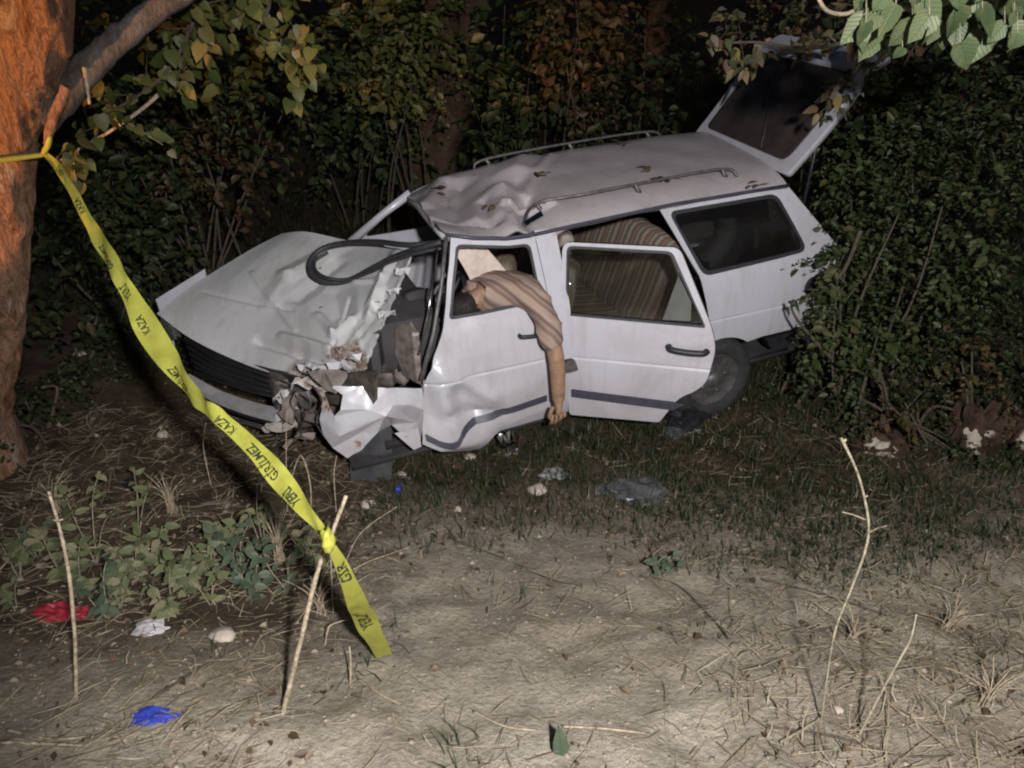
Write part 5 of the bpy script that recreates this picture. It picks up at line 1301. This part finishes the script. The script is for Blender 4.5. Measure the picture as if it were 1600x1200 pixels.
# lying twigs
for k, (rows, lab, r, mt_) in enumerate([
        ([(560, 1062), (595, 1085), (625, 1100)], 'bent straw lying below the tape end', .004, 'dry_stalk'), ([(240, 1090), (320, 1040), (420, 995), (480, 960)], 'long dark twig lying across the left foreground', .005, 'twig'),
        ([(740, 1112), (790, 1135), (850, 1142)], 'pale straw lying left of the green leaf', .004, 'dry_stalk'), ([(880, 1135), (940, 1138), (1010, 1146)], 'pale straw lying right of the green leaf', .004, 'dry_stalk'),
        ([(700, 840), (780, 870), (860, 905), (910, 915)], 'dark twig lying across the middle path', .0035, 'twig'), ([(1000, 900), (1060, 915), (1120, 975), (1140, 1000)], 'branching dark twig lying right of the path', .004, 'twig'),
        ([(1220, 1160), (1270, 1130), (1290, 1115)], 'pale cane lying at the foot of the tall stalk', .005, 'green_stalk'), ([(1200, 1135), (1300, 1150), (1410, 1180), (1500, 1180)], 'long twig lying along the bottom right', .004, 'twig'),
        ([(1380, 1090), (1420, 1120), (1470, 1118)], 'pale twig lying right of the short stalk', .003, 'dry_stalk'), ([(1190, 905), (1290, 930), (1400, 965), (1480, 975)], 'long dark twig lying in the right-hand straw', .004, 'twig'),
        ([(1080, 880), (1130, 865), (1180, 855)], 'pale twig lying at the edge of the grass', .003, 'dry_stalk'), ([(0, 890), (40, 855), (120, 855), (300, 860), (440, 875)], 'long pale stem lying over the weeds', .004, 'dry_stalk'),
        ([(0, 1160), (60, 1162), (130, 1165)], 'pale straw at the bottom left edge', .005, 'dry_stalk'), ([(0, 1105), (25, 1080), (40, 1065)], 'pale straw leaning at the left edge', .004, 'dry_stalk'), ([(10, 1140), (80, 1155), (140, 1150)], 'second pale straw at the bottom left edge', .004, 'dry_stalk')]):
    P = [ground_at(u, v, .012 + (.05 if 'weeds' in lab else 0)) for u, v in rows]
    o = P[0].copy(); ob = tube('lying_twig', [Vector(q) - o for q in crom(P, 16)], [r] * 12 + [r * .8, r * .6, r * .5, r * .3], M[mt_], None, 6, .3, k)
    ob.location = o; tag(ob, lab, 'twig')

# ================================================================== weeds in the left foreground
def weed(label, u, v, rows, leafkey, n, size, seed, group='weeds on the left bank'):
    rs = random.Random(seed); b = ground_at(u, v); root = empty('weed', b); tag(root, label, 'weed', group)
    for (h, dx, dy) in rows:
        h *= 1.22; e = Vector((dx, dy, h)); C = [Vector(q) for q in crom([Vector((0, 0, -.02)), e * .5 + Vector((0, 0, h * .15)) + rv(.015, rs), e], 12)]
        tube('stem', C, [.0035 * (1 - .6 * i / 11) for i in range(12)], M['green_stalk'], root, 5)
        for k in range(n):
            i = rs.randrange(2, 12); c = C[i]
            a = rs.uniform(0, 6.28); d = Vector((math.cos(a), math.sin(a), rs.uniform(-.3, .5)))
            put_leaf(LS[leafkey], c + d * .006, d, Vector((rs.uniform(-.3, .3), -.45 + rs.uniform(-.3, .3), .9)), size * rs.uniform(.6, 1.3), root)
    return root
weed('tall weed with pale leaves left of the dark ball', 150, 880, [(.34, .06, .15), (.26, -.10, .10), (.22, .12, .05)], 'weed', 9, .060, 1)
weed('weed with drooping leaves behind the dark ball', 215, 850, [(.30, .02, .12), (.24, .10, .08)], 'weed', 8, .060, 2)
weed('blue-green weed under the middle of the tape', 375, 900, [(.20, .06, .05), (.18, -.10, .04), (.16, .02, -.04), (.17, .12, .0)], 'weed_dark', 9, .062, 3)
weed('weed with round leaves just below the tape', 415, 870, [(.30, .0, .08), (.24, .06, .05), (.22, -.06, .05)], 'weed', 8, .058, 4)
weed('pale weed at the left edge of the frame', 30, 905, [(.16, .06, .02), (.15, -.04, .03), (.14, .10, .05)], 'weed', 9, .058, 5)
weed('weed above the red bag', 100, 905, [(.16, .04, .02), (.18, -.06, .05), (.13, .10, -.02)], 'weed', 10, .060, 6)
weed('leafy weed in the middle of the weed patch', 290, 925, [(.15, .05, .02), (.15, -.07, .0), (.12, .0, .05), (.13, .1, .02)], 'weed', 10, .060, 7)
weed('weed with yellowing leaves beside the pale stone', 330, 945, [(.14, .05, .02), (.12, -.06, .0)], 'weed', 9, .055, 8)
weed('low weed left of the knotted cane', 450, 920, [(.15, .03, .02), (.13, -.07, .0)], 'weed_dark', 9, .055, 9)
weed('low weed at the left of the red bag', 25, 950, [(.10, .03, .02), (.10, -.05, .0)], 'weed', 8, .05, 10)
weed('low weed right of the red bag', 190, 945, [(.12, .05, .02), (.10, -.05, .02), (.11, .0, .05)], 'weed', 9, .055, 11)
more = [(60, 870, 'bank weed at far left above the lying stem'), (250, 885, 'bank weed between the dark ball and the stone'), (130, 930, 'bank weed just right of the pale stick'), (330, 890, 'bank weed in the patch below the tape shadow'), (400, 935, 'bank weed low between stone and cane'), (270, 960, 'bank weed beside the crumpled paper'), (475, 870, 'bank weed tucked under the knot'), (215, 905, 'bank weed right of the tall weed'), (170, 965, 'bank weed below the red scrap'), (360, 865, 'bank weed behind the blue-green one')]
for k, (u, v, lab) in enumerate(more):
    weed(lab, u, v, [(.13 + .05 * (k % 3), .05, .03), (.12, -.07, .02), (.10, .02, -.05)], 'weed' if k % 4 else 'weed_dark', 11, .058, 40 + k)
weed('broad pale leaf clump hanging below the knot', 497, 905, [(.14, .0, .0)], 'weed', 4, .075, 12)
weed('leaf sprouting in the grass edge, right of the path', 1035, 905, [(.10, .03, .02), (.09, -.05, .0), (.08, .05, -.03)], 'weed_dark', 8, .05, 13)
lf = ground_at(878, 1185); ob = put_leaf(LS['weed_dark'], lf + Vector((0, 0, .01)), Vector((-.05, .15, .45)), Vector((.1, -1, .5)), .10, None, 'fallen_green_leaf'); tag(ob, 'single upright green leaf at the bottom middle', 'leaf')
# dry grass tuft behind the tape
def tuft(label, u, v, n, h, spread, seed, mat='straw'):
    rs = random.Random(seed); b = ground_at(u, v); root = empty('dry_grass_tuft', b); tag(root, label, 'grass tuft', 'dry grass tufts')
    for k in range(n):
        a = rs.uniform(0, 6.28); r = rs.uniform(.2, 1) * spread; hh = h * rs.uniform(.5, 1.1)
        e = Vector((math.cos(a) * r, math.sin(a) * r * .6, hh)); m_ = Vector((e.x * .3, e.y * .3, hh * .65))
        tube('stalk', crom([Vector((rs.uniform(-.03, .03), rs.uniform(-.02, .02), -.02)), m_, e], 7), [.0028, .0026, .0024, .002, .0018, .0014, .001], M['dry_stalk'], root, 4)
tuft('tuft of dry stems just right of the tape, above the knot', 440, 880, 22, .30, .10, 1)
tuft('sparse tuft of dry stems around the knotted cane', 500, 960, 14, .24, .14, 2)
tuft('dry tuft at the left edge below the tree', 90, 800, 14, .2, .15, 3)
tuft('dry tuft under the tape, left of the bumper', 270, 800, 18, .22, .16, 4)
tuft('dry tuft at the right end of the straw', 1480, 985, 16, .16, .16, 5)
tuft('dry tuft left of the short stalk', 1330, 1000, 14, .14, .14, 6)
tuft('dry tuft at the bottom right corner', 1540, 1100, 16, .14, .2, 7)

# ================================================================== litter and debris
def stone(label, u, v, s, seed, mat='rock', cat='stone', group='stones lying about'):
    p = ground_at(u, v); o = blob('stone', (0, 0, s[2] * .35), s, M[mat], None, seed, .35, 2); o.location = p; tag(o, label, cat, group)
for k, (u, v, s, lab) in enumerate([(350, 995, (.050, .030, .022), 'pale stone by the weeds, left of the cane'), (125, 555, (.05, .03, .02), 'pale stone right of the tree'), (255, 680, (.035, .03, .02), 'small stone under the tape left of the bumper'), (575, 790, (.038, .03, .026), 'grey stone left of the blue cap'), (840, 768, (.055, .04, .03), 'pale angular stone in the path end'), (735, 715, (.035, .025, .018), 'pinkish stone under the front door'), (715, 797, (.02, .018, .014), 'small round stone below the blue cap'), (590, 1018, (.012, .012, .010), 'pebble left of the tape end'), (1310, 1110, (.015, .015, .010), 'pebble beside the tall stalk foot'), (505, 670, (.02, .02, .015), 'pebble before the bumper foam')]):
    stone(lab, u, v, s, k)
# earth lumps with exposed pale roots on the right
for k, (u, v, s, lab) in enumerate([(1535, 640, (.09, .09, .19), 'tall lump of brown earth at the right edge'), (1395, 655, (.12, .08, .06), 'low lump of brown earth before the bush'), (1600, 690, (.11, .09, .09), 'lump of earth cut by the right edge')]):
    p = at_y(u, v, 3.85); p.z = gz(p.x, p.y); o = empty('earth_lump', p); tag(o, lab, 'earth lump', 'earth lumps on the right')
    blob('earth', (0, 0, s[2] * .4), s, M['earth_rock'], o, 10 + k, .8, 4, freq=1.6)
    rs = random.Random(k)
    for j in range(4):
        a = rs.uniform(3.3, 5.2); q = Vector((math.cos(a) * s[0] * .85, math.sin(a) * s[1] * .95, s[2] * rs.uniform(.0, 1.0)))
        blob('pale_patch', q, (rs.uniform(.03, .05), .03, rs.uniform(.03, .07)), M['rock'], o, 40 + j + 7 * k, .5, 2)
    tube('root', crom([Vector((-s[0], -s[1] * .8, .0)), Vector((-s[0] * .6, -s[1] * 1.1, .06)), Vector((-s[0] * .1, -s[1] * 1.05, .02)), Vector((s[0] * .5, -s[1] * 1.2, -.02))], 12), .013, M['rock'], o, 7, .4, k)
def crumple(name, label, cat, u, v, s, mat, seed, lift=.3):
    p = ground_at(u, v); o = blob(name, (0, 0, s[2] * lift), s, mat, None, seed, .75, 3, freq=1.3); o.location = p
    for poly in o.data.polygons: poly.use_smooth = False
    tag(o, label, cat)
    return o
M['red_bag'] = simple('red_plastic', (.26, .022, .035), .35, 0, .3, 20); M['blue_bag'] = simple('blue_plastic', (.035, .055, .33), .35, 0, .3, 20)
M['clear_bag'] = glass_mat('clear_plastic', (.75, .77, .80), opac=.18, dust=(.5, .5, .55)); M['black_bag'] = simple('black_bag', (.02, .02, .022), .22, 0, .3, 15)
crumple('red_bag', 'crumpled red plastic bag in the weeds at left', 'bag', 88, 962, (.070, .035, .034), M['red_bag'], 2)
crumple('red_scrap', 'flat red plastic scrap right of the red bag', 'scrap', 132, 962, (.040, .02, .022), M['red_bag'], 5)
crumple('blue_wrapper', 'crumpled blue wrapper in the bottom left dirt', 'wrapper', 240, 1122, (.050, .026, .018), M['blue_bag'], 3)
crumple('white_scrap', 'pale scrap beside the blue cap', 'scrap', 628, 742, (.018, .014, .012), M['trim_beige'], 8)
cp_ = ground_at(622, 772); co = empty('bottle_cap', cp_); tag(co, 'bright blue plastic bottle cap below the torn wing', 'bottle cap')
lathe('shell', [(.0, -.012), (.016, -.012), (.019, -.008), (.020, .014), (.017, .014), (.016, -.006), (0, -.006)], (0, 0, .03), M['blue_bag'], co, 20)
lathe('rim_band', [(.0205, .004), (.0215, .006), (.0215, .012), (.0205, .014)], (0, 0, .03), M['blue_bag'], co, 20)
db = ground_at(205, 760); dbo = blob('dark_ball', (0, 0, .022), (.040, .032, .026), M['black_bag'], None, 3, .08, 3); dbo.location = db; tag(dbo, 'shiny dark ball lying among the weeds', 'ball')
# clear bottle under the door
bt = ground_at(800, 715); bo = empty('plastic_bottle', bt); tag(bo, 'crushed clear plastic bottle in the grass under the front door', 'bottle')
prof = [(.0, .0), (.034, .002), (.040, .015), (.039, .05), (.030, .065), (.041, .085), (.038, .13), (.026, .16), (.014, .178), (.014, .20)]
V, F = [], []
ax = Vector((-.30, .30, .55)).normalized(); e1 = ax.orthogonal().normalized(); e2 = ax.cross(e1)
for r_, h_ in prof:
    for k in range(16):
        a = k * math.pi / 8; q = e1 * math.cos(a) + e2 * math.sin(a)
        r2 = r_ * (1 + .8 * noise.noise(q * 2.4 + ax * h_ * 26))
        V.append(q * r2 + ax * h_ + Vector((0, 0, .03)))
for i in range(len(prof) - 1):
    for k in range(16): F.append((i * 16 + k, i * 16 + (k + 1) % 16, (i + 1) * 16 + (k + 1) % 16, (i + 1) * 16 + k))
mobj('shell', V, F, M['chrome'], bo); tube('cap', [ax * .195 + Vector((0, 0, .03)), ax * .215 + Vector((0, 0, .03))], .015, M['trim_beige'], bo, 12)
crumple('clear_bag', 'crumpled clear plastic by the bottom corner of the open door', 'bag', 1050, 680, (.05, .04, .04), M['clear_bag'], 6)
crumple('black_bag', 'black plastic bag under the rear corner of the open door', 'bag', 1068, 668, (.10, .08, .08), M['black_bag'], 7)
crumple('grey_sheet', 'crumpled grey plastic sheet in the grass right of the path end', 'sheet', 985, 770, (.13, .08, .03), simple('grey_plastic', (.075, .075, .08), .35, 0, .4, 12), 9)
crumple('clear_scrap', 'clear plastic scrap beside the grey sheet', 'scrap', 1020, 768, (.05, .04, .03), M['clear_bag'], 11)
crumple('grey_scrap', 'small grey plastic scrap above the pale angular stone', 'scrap', 868, 745, (.06, .035, .025), simple('grey_plastic_scrap', (.20, .20, .20), .4), 10)
crumple('paper_scrap', 'crumpled grey-white paper at the edge of the weeds', 'paper', 235, 985, (.05, .03, .02), M['trim_beige'], 12)
# grey splash guard standing under the wing
sg = [ground_at(548, 752), ground_at(612, 750)]
g_top = [at_y(545, 690, sg[0].y + .06), at_y(612, 660, sg[1].y + .08)]
o = sg[0].copy()
V, F = [], []
for j in range(6):
    f = j / 5
    for i in range(8):
        g = i / 7; p = (sg[0].lerp(sg[1], g)).lerp(g_top[0].lerp(g_top[1], g), f) + Vector((0, .012 * math.sin(g * 7) + .015 * f * math.sin(g * 3), 0)); V.append(p - o)
F = [(j * 8 + i, j * 8 + i + 1, (j + 1) * 8 + i + 1, (j + 1) * 8 + i) for j in range(5) for i in range(7)]
bm = bmesh.new(); vs = [bm.verts.new(v) for v in V]
for f in F: bm.faces.new([vs[i] for i in f])
bmesh.ops.solidify(bm, geom=bm.faces[:], thickness=.008)
ob = bm_obj('splash_guard', bm, simple('grey_rubber', (.10, .105, .11), .6), None, 30); ob.location = o; tag(ob, 'dark grey splash guard standing in the dirt below the torn wing', 'splash guard')
# leaves fallen on the roof
for k, (u, v, lab, n) in enumerate([(1040, 285, 'clump of dead leaves caught on the near roof rail', 6), (1022, 268, 'dead leaf pair beside the near roof rail', 3), (970, 228, 'dead leaves on the far side of the roof', 4), (845, 278, 'dead leaves at the roof buckle', 4), (1178, 290, 'dead leaf at the end of the drip rail', 2), (680, 300, 'dark speck of leaf on the roof front', 2), (768, 328, 'dead leaf in the roof dent', 2)]):
    p = to_world(on_roof(u, v, .012)); root = empty('leaf_clump', p); tag(root, lab, 'leaves', 'dead leaves on the roof')
    rs = random.Random(k)
    for j in range(n + 2): put_leaf(LS['litter'], Vector((rs.uniform(-.04, .04), rs.uniform(-.04, .04), rs.uniform(-.005, .01))) + Vector((0, 0, .01)), Vector((rs.uniform(-1, 1), rs.uniform(-1, 1), .1)), Vector((rs.uniform(-.5, .5), rs.uniform(-.5, .5), 1)), rs.uniform(.05, .085), root)

# ================================================================== grass, straw, fallen leaves, pebbles
def scatter(n, x0, x1, y0, y1, keep):
    X = rng.uniform(x0, x1, n); Y = rng.uniform(y0, y1, n)
    P = [(x, y) for x, y in zip(X, Y) if keep(x, y)]
    return np.array([(x, y, gz(x, y)) for x, y in P])
def nn(x, y, s, o=0): return noise.noise(Vector((x * s + o, y * s, o)))
def g_keep(x, y):
    e = 2.86 + .28 * nn(x, y, 1.1) + .16 * nn(x, y, 3.7, 5) - .40 * sstep(.25, 1.0, x) + .22 * sstep(1.8, 2.6, x)
    if x < -.75 + .3 * nn(x, y, 1.6, 2): return y > 4.6 and random.random() < .5
    d = y - e
    return d > 0 and random.random() < min(1, .12 + d * 1.5) * (.35 + .9 * max(0, .5 + nn(x, y, 2.2, 9)))
P = np.concatenate([scatter(95000, -3.2, 4.6, 2.2, 6.6, g_keep), scatter(9000, -1.6, 3.4, 1.1, 2.8, lambda x, y: nn(x, y, 3.1, 12) > .28 and random.random() < .25)])
n = len(P); V, F = blade_field(P, rng.uniform(.03, .10, n), rng.uniform(.003, .007, n), rng.uniform(.2, 1.3, n), rng.uniform(0, 6.28, n))
tag(np_mesh('grass', V, F, G['grass']), 'short dark green grass round the car', 'grass', kind='stuff')
P = scatter(26000, -9, 10, 5.5, 13, lambda x, y: nn(x, y, .8, 4) > -.2)
n = len(P); V, F = blade_field(P, rng.uniform(.08, .30, n), rng.uniform(.006, .014, n), rng.uniform(.2, 1.2, n), rng.uniform(0, 6.28, n))
tag(np_mesh('undergrowth', V, F, G['dark']), 'rank dark undergrowth on the floor of the wood', 'undergrowth', kind='stuff')
def straw_field(P, L, W, az, lift):
    dx = np.stack([np.cos(az), np.sin(az), 0 * az], 1); sx = np.stack([-np.sin(az), np.cos(az), 0 * az], 1)
    a = P - dx * (L / 2)[:, None]; b = P + dx * (L / 2)[:, None]; bow = (rng.normal(size=len(P)) * L * .08)[:, None]
    za = np.array([gz(*q[:2]) for q in a]); zb = np.array([gz(*q[:2]) for q in b])
    a[:, 2] = za + .004 + lift * rng.random(len(P)); b[:, 2] = zb + .004 + lift * rng.random(len(P)) ** 2 * 2
    m = (a + b) / 2 + sx * bow; m[:, 2] = np.maximum(m[:, 2], np.array([gz(*q[:2]) for q in m]) + .004)
    w = (W / 2)[:, None]; up_ = np.array([0, 0, 1.0]) * (W * .7)[:, None]
    V = np.stack([a - sx * w, a + sx * w, m - sx * w, m + up_, m + sx * w, b - sx * w * .6, b + sx * w * .6], 1).reshape(-1, 3)
    o = np.arange(len(P)) * 7
    F = np.concatenate([np.stack([o, o + 3, o + 2], 1), np.stack([o, o + 1, o + 3], 1), np.stack([o + 1, o + 4, o + 3], 1), np.stack([o + 2, o + 3, o + 5], 1), np.stack([o + 3, o + 6, o + 5], 1), np.stack([o + 3, o + 4, o + 6], 1)], 0)
    return V, F
def s_keep(x, y):
    d = .08 + .52 * sstep(.35, 1.1, x) * (1.15 - .3 * sstep(1.2, 2.4, y)) + .35 * sstep(-.45, -1.0, x) + .25 * nn(x, y, 1.7, 3)
    if y > 2.75 and x > -.6: d *= .35
    return random.random() < d
P = scatter(24000, -2.8, 3.4, 1.0, 4.2, s_keep); n = len(P)
V, F = straw_field(P, rng.uniform(.03, .17, n), rng.uniform(.0012, .0042, n), rng.normal(.5, 1.1, n), .03)
tag(np_mesh('straw', V, F, G['straw']), 'dry straw strewn over the bank', 'straw', kind='stuff')
def l_keep(x, y):
    d = .05 + .40 * sstep(-.3, -.9, x) + .25 * sstep(.8, 1.6, x) + .15 * (y > 2.6)
    return random.random() < d * (.6 + nn(x, y, 2, 7))
P = scatter(15000, -3.2, 4.2, 1.0, 5.0, l_keep); n = len(P); P[:, 2] += .006 + .012 * rng.random(n)
D = rand_dirs(n); D[:, 2] *= .25; U = rand_dirs(n) * .45 + np.array([0, 0, 1])
V, F = leaf_field(P, D, U, rng.uniform(.012, .045, n), .6)
tag(np_mesh('fallen_leaves', V, F, G['litter']), 'small brown fallen leaves and chaff on the earth', 'fallen leaves', kind='stuff')
# pebbles and crumbs of earth
P = scatter(15000, -2.6, 3.2, 1.0, 3.3, lambda x, y: random.random() < .55 + .5 * nn(x, y, 2.5, 1)); n = len(P)
S = .0016 + .007 * rng.random(n) ** 2.5 + .010 * (rng.random(n) > .985)
ico = np.array([(1, 0, 0), (-1, 0, 0), (0, 1, 0), (0, -1, 0), (0, 0, 1), (0, 0, -1), (.6, .6, .5), (-.6, .55, .5), (.5, -.65, .5), (-.55, -.6, .5)])
fi = np.array([(4, 6, 7), (4, 7, 9), (4, 9, 8), (4, 8, 6), (0, 2, 6), (2, 7, 6), (2, 1, 7), (1, 9, 7), (1, 3, 9), (3, 8, 9), (3, 0, 8), (0, 6, 8)])
J = rng.uniform(.6, 1.3, (n, 10, 1)); V = P[:, None, :] + ico[None] * J * S[:, None, None] * np.array([1, 1, .65]); F = (fi[None] + (np.arange(n) * 10)[:, None, None]).reshape(-1, 3)
tag(np_mesh('pebbles', V.reshape(-1, 3), F, simple('crumbs', (.27, .22, .17), .95, 0, .5, 60)), 'pebbles and crumbs of earth on the path', 'pebbles', kind='stuff')
